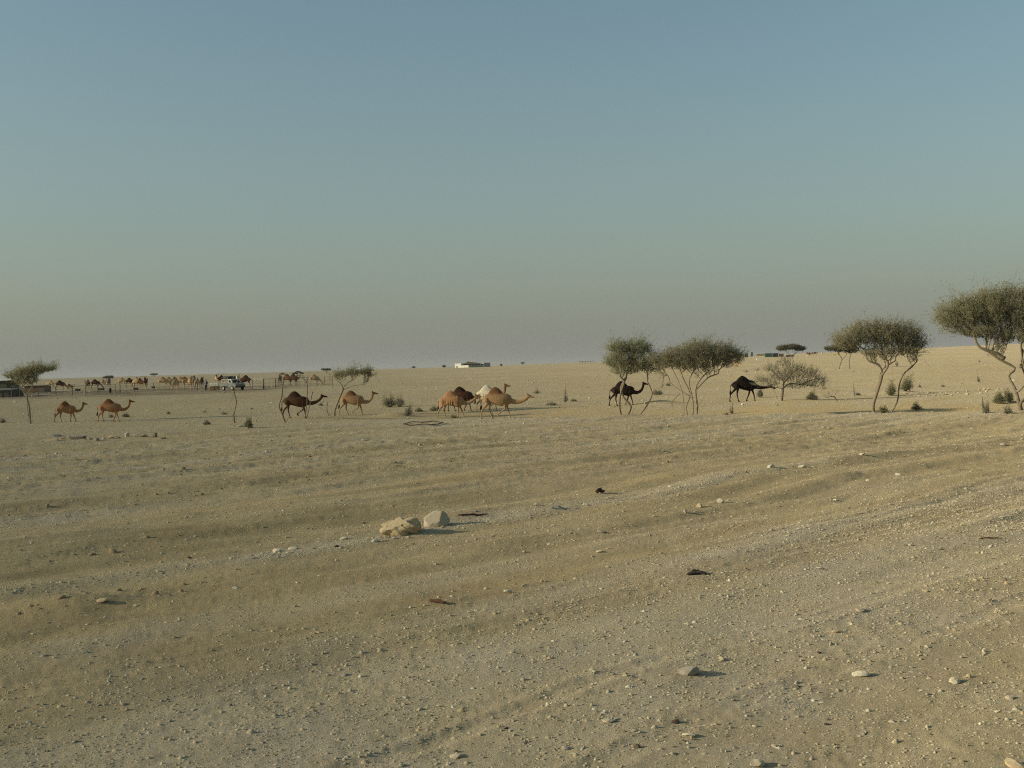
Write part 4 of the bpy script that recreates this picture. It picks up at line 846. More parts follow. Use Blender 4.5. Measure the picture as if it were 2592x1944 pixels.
bevel(MB().box((0, 0, .24), (1.28, .6, .46)).build('tank_body', M_WHITE, tk), .06, 3); MB().tube([(.3, 0, .46), (.3, 0, .53)], .1, 12).build('lid', M_WHITE, tk)
for x in (-.4, .12): MB().box((x, -.303, .22), (.16, .006, .05)).build('marking', plain('faded_mark', (.3, .28, .25)), tk)
o = MB().tube([(0, 0, 0), (0, 0, .05), (0, 0, .45), (0, 0, .85), (0, 0, .9)], [.22, .29, .3, .29, .24], 14).build('water_drum', M_WHITE, None, True); o.location = at_row(602, 981, 110) + Vector((0, 0, 1.0)); 
st_ = empty('drum_stand', at_row(602, 981, 110)); tag(st_, 'low stand carrying the white drum behind the pickup', 'stand')
for x in (-.3, .3):
    for y in (-.3, .3): MB().tube([(x, y, -.1), (x, y, .95)], .03, 6).build('leg', M_RUST, st_)
MB().box((0, 0, .97), (.75, .75, .05)).build('deck', M_RUST, st_); tag(o, 'white drum standing behind the pickup hood', 'drum')
# ---- troughs and drum inside the pen
def trough(px, py, w, lab, m=M_DARK, cat='trough', nm='feed_trough', grp='troughs in the pens', far=110):
    P = at_row(px, py, far); r = empty(nm, P); tag(r, lab, cat, grp)
    MB().box((0, 0, .06), (w, .5, .06)).build('base', m, r)
    for y in (-.25, .25): MB().box((0, y, .22), (w, .05, .34)).build('side', m, r)
    for x in (-w / 2, w / 2): MB().box((x, 0, .22), (.05, .45, .34)).build('end', m, r)
for px, py, w, lab in ((197, 990, .75, 'dark trough in the pen right of the red calf'), (257, 988, .9, 'dark trough below the close pair of brown camels'), (344, 987, .7, 'dark trough below the chestnut camel'), (388, 983, .5, 'small dark trough at the left end of the herd')): trough(px, py, w, lab)
o = MB().tube([(0, 0, 0), (.02, 0, .5), (-.01, 0, .72)], [.16, .2, .08], 10).build('black_bag', M_BLACK, None, True); o.location = at_row(279, 994, 110); tag(o, 'upright black bag leaning on the pen fence below the grey camel', 'bag')
# ---- sheds at the left edge
def shed(label, px0, px1, Y, h, wall, roof, d=5, over=.25, name='animal_shed', slats=0, cat='shed', rz=0):
    a, b = at_depth(px0, Y), at_depth(px1, Y); w = b.x - a.x; r = empty(name, ((a.x + b.x) / 2, Y + d / 2, min(a.z, b.z) - .1), rz); tag(r, label, cat)
    MB().box((0, -d / 2, h / 2), (w, .08, h)).build('front_wall', wall, r); MB().box((0, d / 2, h / 2), (w, .08, h)).build('back_wall', wall, r)
    for s in (-1, 1): MB().box((s * (w / 2 - .05), 0, h / 2), (.08, d - .1, h)).build('side_wall', wall, r)
    MB().box((0, 0, h + .10), (w + over * 2, d + over * 2, .10), 0, Matrix.Rotation(R(2), 3, 'X')).build('roof', roof, r)
    for k in range(slats): MB().tube([(-w / 2 + w * (k + .5) / slats, -d / 2 - .07, 0), (-w / 2 + w * (k + .5) / slats, -d / 2 - .07, h)], .05, 5).build('post', M_POST, r)
    return r
M_SHEDW = plain('dark_green_cloth', (.045, .05, .047), (.08, .075, .065), scale=1.2); M_ROOF = plain('pale_roof_sheet', (.20, .22, .20), (.15, .165, .15), rough=.6, scale=.8)
shed('long low dark walled shed at the left edge behind the leaning acacia', -90, 30, 166, 1.15, M_SHEDW, M_ROOF, 4, slats=7)
shed('taller shed with white roof edge above the low shed at the left edge', -120, 17, 190, 2.35, plain('olive_wall', (.10, .095, .06), (.07, .065, .045), scale=1), M_WHITE, 5, .35)
shed('small brown lean-to behind the leaning acacia', 62, 112, 200, 1.2, plain('brown_boards', (.24, .175, .11), (.17, .125, .08), scale=2), plain('brown_roof', (.22, .17, .11)), 3)
# ---- black goat hair tents on the skyline
def tent(label, px, Y, w, h, m, d=4, cat='tent', ends=True):
    P = at_depth(px, Y); r = empty('black_tent', P - Vector((0, 0, .1))); tag(r, label, cat, 'dark tents on the skyline')
    xs = [-.5, -.38, -.22, 0, .22, .36, .5]; zs = [.32, .5, .85, 1.0, .82, .5, .30]; nu, nv = 7, 7; pts = []
    for i in range(nu):
        for j in range(nv):
            v = -1 + 2 * j / (nv - 1); pts.append((xs[i] * w, v * d / 2, h * zs[i] * (1 - .45 * abs(v) ** 1.3)))
    o = MB().grid(pts, nu, nv).build('roof_cloth', m, r, True); o.modifiers.new('s', 'SOLIDIFY').thickness = .05
    for s in (-1, 1): MB().box((s * w * .27, -d / 2 + .1, h * .22), (w * .36, .05, h * .44)).build('side_cloth', m, r)
    MB().box((0, d / 2 - .1, h * .22), (w * .9, .05, h * .44)).build('back_cloth', m, r)
    for x in (-.5, -.2, .2, .5): MB().tube([(x * w, -d / 2, 0), (x * w, -d / 2, h * .55)], .05, 5).build('pole', M_POST, r)
    if ends:
        for s in (-1, 1): MB().tube([(s * w * .5, -d / 2, h * .3), (s * w * .62, -d / 2 - .4, .05)], .03, 4).build('guy_rope', M_POST, r)
tent('black tent with pale opening on the skyline above the chestnut camel pair', 755, 640, 6.2, 1.9, plain('goat_hair', (.022, .022, .025), (.03, .03, .032))); tent('small reddish grey tent left of the black tent on the skyline', 715, 640, 3.6, 1.2, plain('red_grey_cloth', (.09, .05, .05), (.05, .045, .045)), 3, ends=False)
o = MB().box((0, 0, .22), (.95, .3, .44)).build('white_crate', M_WHITE); pt = at_depth(757.5, 637.6); o.location = pt; tag(o, 'small white crate in the opening of the black tent', 'crate')
# low far shelter line above the herd
for px, Y, w, lab in ((559, 900, 4.4, 'low dark shelter on the skyline above the white tank'), (364, 700, 3.2, 'low grey shelter behind the brown camels at the skyline')):
    P = at_depth(px, Y); r = empty('shade_shelter', P); tag(r, lab, 'shelter'); MB().box((0, 0, 1.25), (w, 3, .12)).build('roof', M_DARK, r)
    for x in (-.46, .46):
        for y in (-1.3, 1.3): MB().tube([(x * w, y, -.3), (x * w, y, 1.2)], .06, 5).build('post', M_POST, r)
# ---- white compound on the skyline
def compound():
    Y = 860; P = at_depth(1196, Y); r = empty('white_compound', P - Vector((0, 0, .25)), 0); tag(r, 'white walled compound with dark pitched tent roof on the skyline', 'building'); u = Y / FPX
    cloth = plain('brown_tent_cloth', (.15, .12, .075), (.11, .09, .06)); grey = plain('grey_block', (.34, .34, .28), (.26, .26, .21), scale=1)  # grey paints the shade of walls turned from the sun into their colour
    def wall(p0, p1, h, nm, m, t=.25, z0=0):
        a, b = Vector((*p0, 0)), Vector((*p1, 0)); d = b - a; MB().box(((a.x + b.x) / 2, (a.y + b.y) / 2, z0 + h / 2), (d.length, t, h), math.atan2(d.y, d.x)).build(nm, m, r)
    # front wall turns a corner: left half sunlit white, right half's shade painted grey
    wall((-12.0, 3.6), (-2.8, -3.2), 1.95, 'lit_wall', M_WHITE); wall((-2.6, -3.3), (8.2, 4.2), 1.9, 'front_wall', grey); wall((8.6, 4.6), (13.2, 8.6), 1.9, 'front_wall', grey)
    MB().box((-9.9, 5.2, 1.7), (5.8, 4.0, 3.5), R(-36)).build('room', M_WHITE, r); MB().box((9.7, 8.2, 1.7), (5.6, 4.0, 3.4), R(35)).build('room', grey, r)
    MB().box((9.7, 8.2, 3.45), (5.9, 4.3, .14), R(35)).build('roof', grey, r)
    for k in range(7): MB().box((-5.4 + k * 1.75, 3.6, 1.55), (1.4, .1, 3.1)).build('tent_wall', M_DARK, r)
    for k in range(8): MB().tube([(-6.2 + k * 1.75, 3.5, 0), (-6.2 + k * 1.75, 3.5, 3.2)], .09, 5).build('pole', M_POST, r)
    mb = MB(); mb.add([(-6.6, 3.2, 3.12), (5.9, 3.2, 3.2), (5.9, 8.4, 3.2), (-6.6, 8.4, 3.12), (-3.6, 5.8, 4.75), (.4, 5.8, 4.3)], [(0, 1, 5, 4), (2, 3, 4, 5), (1, 2, 5), (3, 0, 4), (0, 3, 2, 1)]); mb.build('tent_roof', cloth, r)
    MB().box((8.35, 4.2, .95), (1.0, .2, 1.7), R(35)).build('door', M_WHITE, r); MB().box((-11.9, 3.1, .7), (.6, .5, 1.4)).build('buttress', M_DARK, r)
    MB().box((0, 10.6, 1.5), (19, .25, 3.0)).build('back_wall', grey, r)
compound()
# ---- open frame on the skyline
P = at_depth(1485, 760); r = empty('open_frame_shelter', P - Vector((0, 0, .2))); tag(r, 'bare post and beam frame on the skyline left of the green acacia', 'shelter')
for k in range(6):
    x = -4.4 + 1.76 * k; MB().tube([(x, 0, 0), (x, 0, 2.0)], .09, 5).build('post', M_POST, r); MB().tube([(x + .2, 2.4, 0), (x + .2, 2.4, 1.9)], .08, 5).build('post', M_POST, r); MB().tube([(x, -.3, 2.05), (x + .2, 2.7, 1.98)], .06, 5).build('cross_beam', M_RUST, r)
for y, z in ((0, 2.0), (2.4, 1.92)): MB().tube([(-4.8, y, z), (4.8, y, z)], .08, 5).build('beam', M_RUST, r)
# ---- camp at the right: container, sheds, troughs
def container(label, px0, px1, Y, h, m, name='shipping_container', cat='container', d=2.4, ribs=10, row=None):
    P = at_row((px0 + px1) / 2, row, 300) if row else at_depth((px0 + px1) / 2, Y); k = P.y / FPX; w = (px1 - px0) * k; h = h * P.y / Y; r = empty(name, P + Vector((0, d / 2, -.15))); tag(r, label, cat)
    MB().box((0, 0, h / 2), (w, d, h)).build('shell', m, r)
    for k in range(ribs): MB().box((-w / 2 + w * (k + .5) / ribs, -d / 2 - .04, h / 2), (w / ribs * .5, .06, h * .92)).build('rib', m, r)
    MB().box((0, 0, h + .06), (w + .1, d + .1, .1)).build('roof', m, r); return r
container('dark green container in the far camp left of the small acacia', 1937, 1955, 730, 2.5, plain('green_paint', (.05, .14, .075), (.04, .11, .06), rough=.6), row=904)
container('dark slate container right behind the green one', 1956, 1971, 745, 2.6, plain('slate_paint', (.06, .065, .065), (.04, .045, .045), rough=.6), row=904)
container('brown shed between the slate container and the small acacia', 1972, 1984, 760, 2.3, plain('brown_shed', (.16, .11, .075), (.10, .07, .05)), 'small_shed', 'shed', row=904)
container('dark low pen wall under the small acacia', 1990, 2010, 730, 1.3, M_DARK, 'pen_enclosure', 'pen', .4, row=903)
container('grey shed showing behind the wide acacia edge', 1886, 1894, 640, 2.2, plain('grey_shed', (.15, .16, .16), (.11, .12, .12)), 'small_shed', 'shed', ribs=4, row=904)
container('dark tank behind the wide acacia edge beside the yellow box', 1862, 1876, 640, 2.1, M_DARK, 'dark_tank', 'tank', ribs=5, row=905)
container('bright yellow box at the edge of the wide acacia', 1878, 1882.5, 630, 1.9, plain('yellow_paint', (.55, .36, .06), (.45, .28, .05)), 'yellow_box', 'box', 1.0, 3, row=905)
container('pale low wall on the skyline left of the green container', 1915, 1936, 900, 1.4, plain('sand_wall', (.36, .29, .18), (.3, .24, .15)), 'sand_bank_barrier', 'barrier', .5)
container('small dark hut on the skyline left of the green container', 1901, 1906, 800, 3.0, plain('grey_shed', (.15, .16, .16)), 'small_hut', 'hut', 2, 3)
for px, py, w, h, m, lab in ((1920.5, 912, 2.1, .85, M_WHITE, 'white block shaped trough standing alone below the far camp'), (1975, 905, 1.0, .4, M_WHITE, 'small white trough at the slate container'), (2046, 902, 1.9, .5, M_WHITE, 'white trough below the far row of brown camels')):
    P = at_row(px, py, 200); r = empty('white_trough', P - Vector((0, 0, .05))); tag(r, lab, 'trough', 'white troughs of the far camp')
    MB().box((0, -.4, h / 2), (w, .1, h)).build('side', m, r); MB().box((0, .4, h / 2), (w, .1, h)).build('side', m, r); MB().box((0, 0, .08), (w, .7, .1)).build('base', m, r)
    for s in (-1, 1): MB().box((s * (w / 2 - .05), 0, h / 2), (.1, .68, h)).build('end', m, r)
M_YEL = plain('faded_yellow', (.58, .45, .10), (.48, .36, .09))
for px, py, lab in ((2112, 901, 'left yellow feeder near the low dark acacia'), (2121, 900, 'right yellow feeder near the low dark acacia')):
    P = at_row(px, py, 200); r = empty('yellow_feeder', P); tag(r, lab, 'feeder', 'yellow feeders'); MB().box((0, 0, .75), (1.7, .8, .35)).build('tray', M_YEL, r)
    for x in (-.7, .7):
        for y in (-.3, .3): MB().tube([(x, y, -.1), (x, y, .6)], .06, 5).build('leg', M_YEL, r)
# ---- litter on the foreground: hose ring, sticks, cloths, rubble
M_HOSE = plain('black_hose', (.05, .04, .03), (.03, .026, .02)); q = []
for i in range(49):
    a = 2 * math.pi * i / 48; px = 1071 + 50 * math.cos(a) * (1 + .05 * math.sin(3 * a)); py = 1073.5 + 3.9 * math.sin(a + .25) - .05 * (px - 1071)
    p = at_row(px, py, 50, 90); q.append(p + Vector((0, 0, .06 + .03 * math.sin(5 * a))))
tag(MB().tube(q, .028, 6).build('hose_loop', M_HOSE, None, True), 'dark hose lying in a big flat loop on the gravel', 'hose')
def stick(label, px0, py0, px1, py1, r, m, name='stick', cat='stick'):
    a, b = at_row(px0, py0), at_row(px1, py1); rs = random.Random(int(px0)); P = []
    for k in range(7):
        c = a + (b - a) * (k / 6); c.z = zat(c.x, c.y) + r * .9 + rs.uniform(0, r); c.y += rs.uniform(-.02, .02); P.append(c)
    return tag(MB().tube(P, [r * .6, r, r * .9, r * 1.1, r * .9, r * .8, r * .4], 6).build(name, m, None, True), label, cat)
stick('thin dark stick lying right of the pale flat boulder', 1160, 1307, 1236, 1306, .022, plain('dark_stick', (.07, .045, .03)))
stick('orange brown stick lying near the right edge', 2478, 1366, 2528, 1363, .012, plain('orange_stick', (.30, .15, .06)))
stick('rust brown bark strip lying in the middle foreground', 1086, 1527, 1128, 1531, .025, plain('rust_bark', (.12, .06, .03)))
stick('short dark stick in the middle distance', 1508, 1250, 1530, 1248, .05, plain('dark_stick', (.07, .045, .03)))
def rag(label, px, py, w, h, m, seed, name='rag', cat='cloth'):
    P = at_row(px, py); k = P.y / FPX; w *= k; h *= k; rs = np.random.RandomState(seed); pts = []; nu, nv = 14, 9
    for i in range(nu):
        for j in range(nv):
            u, v = i / (nu - 1) * 2 - 1, j / (nv - 1) * 2 - 1; e = 1 + .25 * math.sin(3 * math.atan2(v, u) + seed)
            pts.append((u * w / 2 * e, v * w * .35 * e, .01 + h * max(0, 1 - u * u - .6 * v * v) * (.7 + .5 * math.sin(u * 5 + seed) * math.cos(v * 4))))
    o = MB().grid(pts, nu, nv).build(name, m, None, True); o.modifiers.new('s', 'SOLIDIFY').thickness = .012; o.location = P; o.rotation_euler = (0, 0, rs.uniform(-.3, .3)); return tag(o, label, cat)
rag('crumpled dark brown cloth or leather lying on the right gravel', 1762, 1453, 42, 9, plain('dark_leather', (.035, .026, .02), (.06, .045, .035)), 3); rag('black and white scrap at the edge of the stone row', 1410, 1288, 26, 8, plain('black_scrap', (.03, .03, .03), (.5, .48, .42), scale=9), 5, 'scrap', 'scrap')
# crushed crates and slabs in the rubble row at the left
M_SLAB = plain('tan_slab', (.42, .33, .18), (.34, .26, .14), scale=4); M_GREYB = plain('grey_board', (.22, .18, .13), (.14, .115, .085), scale=4)
def slab(label, px, py, w, d, h, m, rz, tilt, name='broken_slab', cat='slab'):
    P = at_row(px, py); o = bevel(MB().box((0, 0, h / 2), (w, d, h)).build(name, m), .02); o.location = P - Vector((0, 0, .03)); o.rotation_euler = (R(tilt), R(-tilt * .5), R(rz)); return tag(o, label, cat, 'rubble row at the left')
slab('tilted yellowish slab at the left end of the rubble row', 128, 1116, .75, .6, .09, M_SLAB, 20, 16); slab('bluish crumpled sheet in the rubble row', 143, 1104, .45, .5, .10, plain('blue_sheet', (.17, .18, .17), (.13, .14, .14)), 40, 9, 'crumpled_sheet', 'sheet')
slab('dark weathered box lying in the rubble row', 198, 1111, .75, .45, .17, M_GREYB, -4, 3, 'weathered_box', 'box'); slab('thin pale plank before the dark box in the rubble row', 205, 1113, .5, .15, .05, M_SLAB, 12, 12, 'plank', 'plank'); slab('upright dark block near the right end of the rubble row', 395, 1107, .14, .14, .30, M_GREYB, 10, 2, 'block', 'block')
slab('flat dark piece at the right end of the rubble row', 414, 1110, .24, .2, .09, M_GREYB, 5, 2, 'block', 'block'); slab('thin dark beam leaning on the upright block', 378, 1096, .7, .05, .04, M_GREYB, 2, 2, 'beam', 'beam')

# ------------------------------------------------------------------ stones
def stonemat(name, a, b, c):
    m, nt, bs = new_mat(name); bs.inputs['Roughness'].default_value = .92; bs.inputs['Specular IOR Level'].default_value = .12
    n = nz(nt, 7, 5); n2 = nz(nt, 30, 4)
    oi = nt.nodes.new('ShaderNodeObjectInfo'); k = mixc(nt, oi.outputs['Random'], a, b); k = mixc(nt, ramp(nt, n, .42, .72), k, c); k = mixc(nt, ramp(nt, n2, .5, .8), k, tuple(x * .75 for x in a))
    nt.links.new(k, bs.inputs['Base Color']); bump(nt, bs, n2, .5, .015); return m
M_STONE = stonemat('limestone', (.54, .47, .33), (.48, .40, .26), (.50, .42, .28)); M_WSTONE = stonemat('white_limestone', (.62, .56, .41), (.56, .50, .36), (.52, .45, .31))
M_OSTONE = stonemat('ochre_limestone', (.47, .39, .24), (.50, .42, .28), (.48, .34, .17)); M_GSTONE = stonemat('grey_limestone', (.40, .37, .30), (.34, .30, .23), (.30, .26, .2)); M_DSTONE = stonemat('dark_stone', (.06, .045, .035), (.09, .065, .05), (.07, .05, .04))
M_BOULDER = stonemat('beige_limestone', (.47, .41, .285), (.43, .37, .25), (.40, .335, .215))
def rock_mesh(seed, sub=1, cuts=9, flat=.6, rough=.06, lumps=0):
    rs = np.random.RandomState(seed); bm = bmesh.new(); bmesh.ops.create_icosphere(bm, subdivisions=sub, radius=1)
    dirs = rs.normal(size=(cuts, 3)); dirs /= np.linalg.norm(dirs, axis=1, keepdims=True); ds = rs.uniform(.55, .9, cuts)
    for v in bm.verts:
        p = np.array(v.co); 
        if lumps: p = p * (1 + lumps * math.sin(p[0] * 5 + seed) * math.cos(p[1] * 4 + p[2] * 5) + .5 * lumps * math.sin(p[0] * 11 + p[2] * 9))
        for d, s in zip(dirs, ds):
            t = p @ d
            if t > s: p = p - d * (t - s)
        p = p + rs.normal(size=3) * rough * .5; v.co = (p[0] * rs.uniform(.98, 1.02), p[1] * .85, p[2] * flat)
    me = bpy.data.meshes.new('stone'); bm.to_mesh(me); bm.free(); return me
VAR = {m.name: [] for m in (M_STONE, M_WSTONE, M_OSTONE, M_GSTONE, M_DSTONE)}
for m in (M_STONE, M_WSTONE, M_OSTONE, M_GSTONE, M_DSTONE):
    for s in range(5):
        me = rock_mesh(10 + s * 7 + len(m.name), 2 if s < 3 else 1, flat=(.45, .6, .75, .5, .38)[s]); me.materials.append(m); VAR[m.name].append(me)
def put_stone(P, w, m, seed, label, group=None, me=None, name='stone', zs=1.0, cat='stone', sunk=.22):
    rs = random.Random(seed); o = obj(name, me or rs.choice(VAR[m.name])); s = w / 2; o.scale = (s, s * rs.uniform(.7, 1.1), s * zs); o.rotation_euler = (rs.uniform(-.25, .25), rs.uniform(-.25, .25), rs.uniform(0, 6.3) if me is None else 0)
    o.location = P + Vector((0, 0, s * .55 * zs * (1 - sunk))); return tag(o, label, cat, group)
# the two boulders and the stones one can name
b = rock_mesh(21, 4, 5, .8, .010, .04); b.materials.append(M_BOULDER)
put_stone(at_row(1106, 1331), 0.54, M_WSTONE, 2, 'big pale flat faced boulder at the middle of the stone row', None, b, 'boulder', .95, 'boulder', .3)
b = rock_mesh(8, 4, 3, .75, .03, .17); b.materials.append(M_OSTONE)
put_stone(at_row(1016, 1350), .78, M_OSTONE, 4, 'lumpy ochre boulder left of the pale flat faced one', None, b, 'boulder', .66, 'boulder', .3)
NAMED = [ # px, base row, width px, material, label
 (947, 1372, 24, M_WSTONE, 'small pale stone below left of the ochre boulder'), (871, 1365, 22, M_WSTONE, 'pale stone left of the boulders in the stone row'), (701, 1396, 30, M_WSTONE, 'whitish stone at the left end of the stone row'), (741, 1391, 30, M_WSTONE, 'pale rounded stone second from the left end of the stone row'),
 (851, 1384, 16, M_DSTONE, 'dark brown stone in the row left of the boulders'), (1157, 1102, 12, M_WSTONE, 'pale stone below the group of covered camels'), (921, 1115, 16, M_WSTONE, 'pale stone below the slanting acacia'), (1184, 1102, 9, M_STONE, 'small stone right of the pale one below the camel group'),
 (472, 1073, 9, M_OSTONE, 'lone yellowish stone left of the dark low bush'), (608, 1081, 20, M_WSTONE, 'white flat stone at the foot of the tall leafless shrub'), (627, 1086, 12, M_STONE, 'flat stone under the dark green bush'),
 (1358, 1279, 28, M_GSTONE, 'grey stone right of the thin dark stick'), (1523, 1349, 34, M_GSTONE, 'crumbly grey stone right of the boulders'), (1443, 1351, 14, M_OSTONE, 'small ochre stone left of the crumbly grey one'), (1734, 1298, 18, M_WSTONE, 'upright pale stone casting a long shadow'),
 (1822, 1273, 24, M_WSTONE, 'white stone right of the upright pale stone'), (1770, 1284, 24, M_STONE, 'flat pale stone between the upright and the white one'), (2115, 1267, 18, M_WSTONE, 'white stone in the middle of the right gravel'), (2188, 1236, 9, M_OSTONE, 'small upright ochre stone on the right'), (2196, 1218, 11, M_WSTONE, 'white pebble stone above the small upright ochre one'),
 (2030, 1183, 24, M_WSTONE, 'flat white stone on the low rise'), (1952, 1183, 26, M_WSTONE, 'pair-like pale stone left of the flat white one on the low rise'), (2182, 1152, 22, M_WSTONE, 'white slab stone at the tyre marked sand'), (2537, 1127, 20, M_GSTONE, 'square grey stone near the right edge'), (2273, 1203, 20, M_WSTONE, 'pale stone right of the tyre marked sand'),
 (257, 1523, 38, M_OSTONE, 'ochre clod stone on the dug heap at lower left'), (598, 1490, 22, M_WSTONE, 'white stone left of centre in the lower foreground'), (216, 1652, 18, M_WSTONE, 'pale stone with long shadow at lower left'), (441, 1615, 18, M_OSTONE, 'brownish yellow pebble stone at lower left'), (731, 1595, 10, M_WSTONE, 'upright white chip with long shadow at lower left'),
 (1739, 1706, 70, M_GSTONE, 'big grey stone in the right lower foreground'), (1542, 1828, 44, M_STONE, 'tan stone low in the centre foreground'), (1710, 1829, 26, M_DSTONE, 'dark brown stone low in the centre foreground'), (1155, 1917, 42, M_STONE, 'flat yellowish stone at the bottom edge'), (1281, 1846, 16, M_DSTONE, 'small dark stone near the bottom centre'),
 (2178, 1710, 46, M_WSTONE, 'flat white stone in the right foreground'), (2416, 1727, 40, M_STONE, 'flat pale stone near the right edge of the foreground'), (2180, 1548, 32, M_STONE, 'tan stone upper right in the foreground'), (2117, 1601, 26, M_OSTONE, 'orange tan stone in the right foreground'), (2074, 1655, 14, M_DSTONE, 'small dark pointed stone in the right foreground'),
 (2092, 1834, 16, M_DSTONE, 'dark brown stone in the right lower foreground'), (1745, 1864, 40, M_WSTONE, 'whitish stone at the bottom right of centre'), (1432, 1896, 34, M_GSTONE, 'grey flat stone at the bottom centre'), (1288, 1500, 30, M_WSTONE, 'white flat stone in the middle foreground'), (1518, 1398, 26, M_WSTONE, 'white stone below the crumbly grey one'),
 (1205, 1546, 12, M_WSTONE, 'small white pebble stone in the middle foreground'), (1918, 1938, 50, M_STONE, 'tan stone cut by the bottom edge'), (2570, 1941, 60, M_OSTONE, 'ochre stone in the bottom right corner'), (143, 1150, 10, M_OSTONE, 'lone upright stone below the rubble row'), (410, 1401, 12, M_WSTONE, 'white stone at left in the tracks'),
 (480, 1413, 16, M_DSTONE, 'dark stone right of the white one in the tracks'), (2075, 1440, 22, M_WSTONE, 'pale stone in the right gravel band'), (2555, 1770, 34, M_STONE, 'flat tan stone at the right edge'), (870, 1710, 22, M_GSTONE, 'grey stone in the lower centre'), (310, 1784, 22, M_STONE, 'tan stone at the lower left'), (1110, 1788, 18, M_WSTONE, 'whitish stone at lower centre'),
]
for i, (px, py, w, m, lab) in enumerate(NAMED):
    P = at_row(px, py); put_stone(P, w * P.y / FPX, m, 50 + i, lab, None, zs=1.25 if 'upright' in lab or 'pointed' in lab else .62, sunk=.4)
for i, (px, py, w, lab) in enumerate(((228, 1113, 14, 'brown clod just right of the dark box in the rubble row'), (245, 1115, 18, 'brown clod second right of the dark box'), (262, 1112, 16, 'brown clod third right of the dark box'), (284, 1110, 22, 'tan clod in the middle of the rubble row'), (301, 1109, 14, 'brown clod right of the middle of the rubble row'),
        (322, 1106, 26, 'ochre clod left of the thin beam'), (345, 1105, 20, 'tan clod under the thin beam'), (362, 1106, 22, 'brown clod under the thin beam end'), (384, 1107, 16, 'brown clod beside the upright block'), (160, 1112, 16, 'tan clod between the tilted slab and the dark box'), (176, 1108, 14, 'tan clod touching the left end of the dark box'), (108, 1119, 14, 'tan clod at the left end of the rubble row'))):
    P = at_row(px, py); put_stone(P, w * P.y / FPX, (M_OSTONE, M_GSTONE, M_STONE)[i % 3], 700 + i, lab, 'rubble row at the left', name='clod', zs=.8, cat='clod', sunk=.2)
# the pale row of stones on the slope at the right
for i in range(34):
    rs = random.Random(900 + i); px = 2285 + i * 7.6 + rs.uniform(-4, 4); py = 999 - (px - 2285) * .035 + rs.uniform(-6, 7)
    P = at_row(px, py, 78); put_stone(P, rs.uniform(4, 11) * P.y / FPX, rs.choice((M_OSTONE, M_WSTONE, M_STONE)), 900 + i, 'pale stone %s in the broken row behind the biggest acacia', 'stone row on the right slope')
for i in range(40):
    rs = random.Random(1900 + i); px = 1380 + rs.uniform(0, 760); py = 1016 + rs.uniform(-10, 18) - (px - 1560) * .012
    P = at_row(px, py, 74); put_stone(P, rs.uniform(4, 9) * P.y / FPX, rs.choice((M_OSTONE, M_WSTONE)), 1900 + i, 'pale stone %s among those strewn between the acacias', 'stones between the acacias')
# loose stones over the foreground, the largest ones as single objects
rs = np.random.RandomState(77); n = 0
while n < 165:
    py = rs.uniform(1090, 1944); px = rs.uniform(0, 2592); P = at_row(px, py)
    if rs.uniform() > .25 + .75 * float(gravel(np.array([P.x]), np.array([P.y]))[0]): continue
    w = rs.uniform(8, 13) * (1 + .35 * (py - 1090) / 850) * P.y / FPX; m = (M_STONE, M_WSTONE, M_OSTONE, M_GSTONE, M_STONE)[rs.randint(5)]
    word = {M_STONE: 'tan', M_WSTONE: 'whitish', M_OSTONE: 'ochre', M_GSTONE: 'greyish'}[m]; zone = ('left', 'middle left', 'middle right', 'right')[int(px / 648)]; band = 'bottom' if py > 1700 else 'near' if py > 1450 else 'middle' if py > 1230 else 'upper'
    put_stone(P, w, m, 3000 + n, 'small %s stone, %%s on the %s gravel at %s' % (word, band, zone), 'loose stones on the gravel', zs=.75, sunk=.45); n += 1
# tell the look-alikes apart by their place from the left
ONES = 'leftmost|second|third|fourth|fifth|sixth|seventh|eighth|ninth|tenth|eleventh|twelfth|thirteenth|fourteenth|fifteenth|sixteenth|seventeenth|eighteenth|nineteenth|twentieth'.split('|')
def ordinal(i):
    if i < 20: w = ONES[i]
    else: t_ = (i + 1) // 10; u_ = (i + 1) % 10; w = ('twentieth', 'thirtieth', 'fortieth')[t_ - 2] if u_ == 0 else ('twenty', 'thirty', 'forty')[t_ - 2] + '-' + ('first|' + '|'.join(ONES[1:9])).split('|')[u_ - 1]
    return w if i == 0 else w + ' from the left'
bucket = {}
for o in col.objects:
    if '%s' in str(o.get('label', '')): bucket.setdefault(o['label'], []).append(o)
for lab, os_ in bucket.items():
    os_.sort(key=lambda o: px_of(o.location)[0])
    for i, o in enumerate(os_): o['label'] = (lab % ordinal(i)) if len(os_) > 1 else lab.replace(', %s', '')
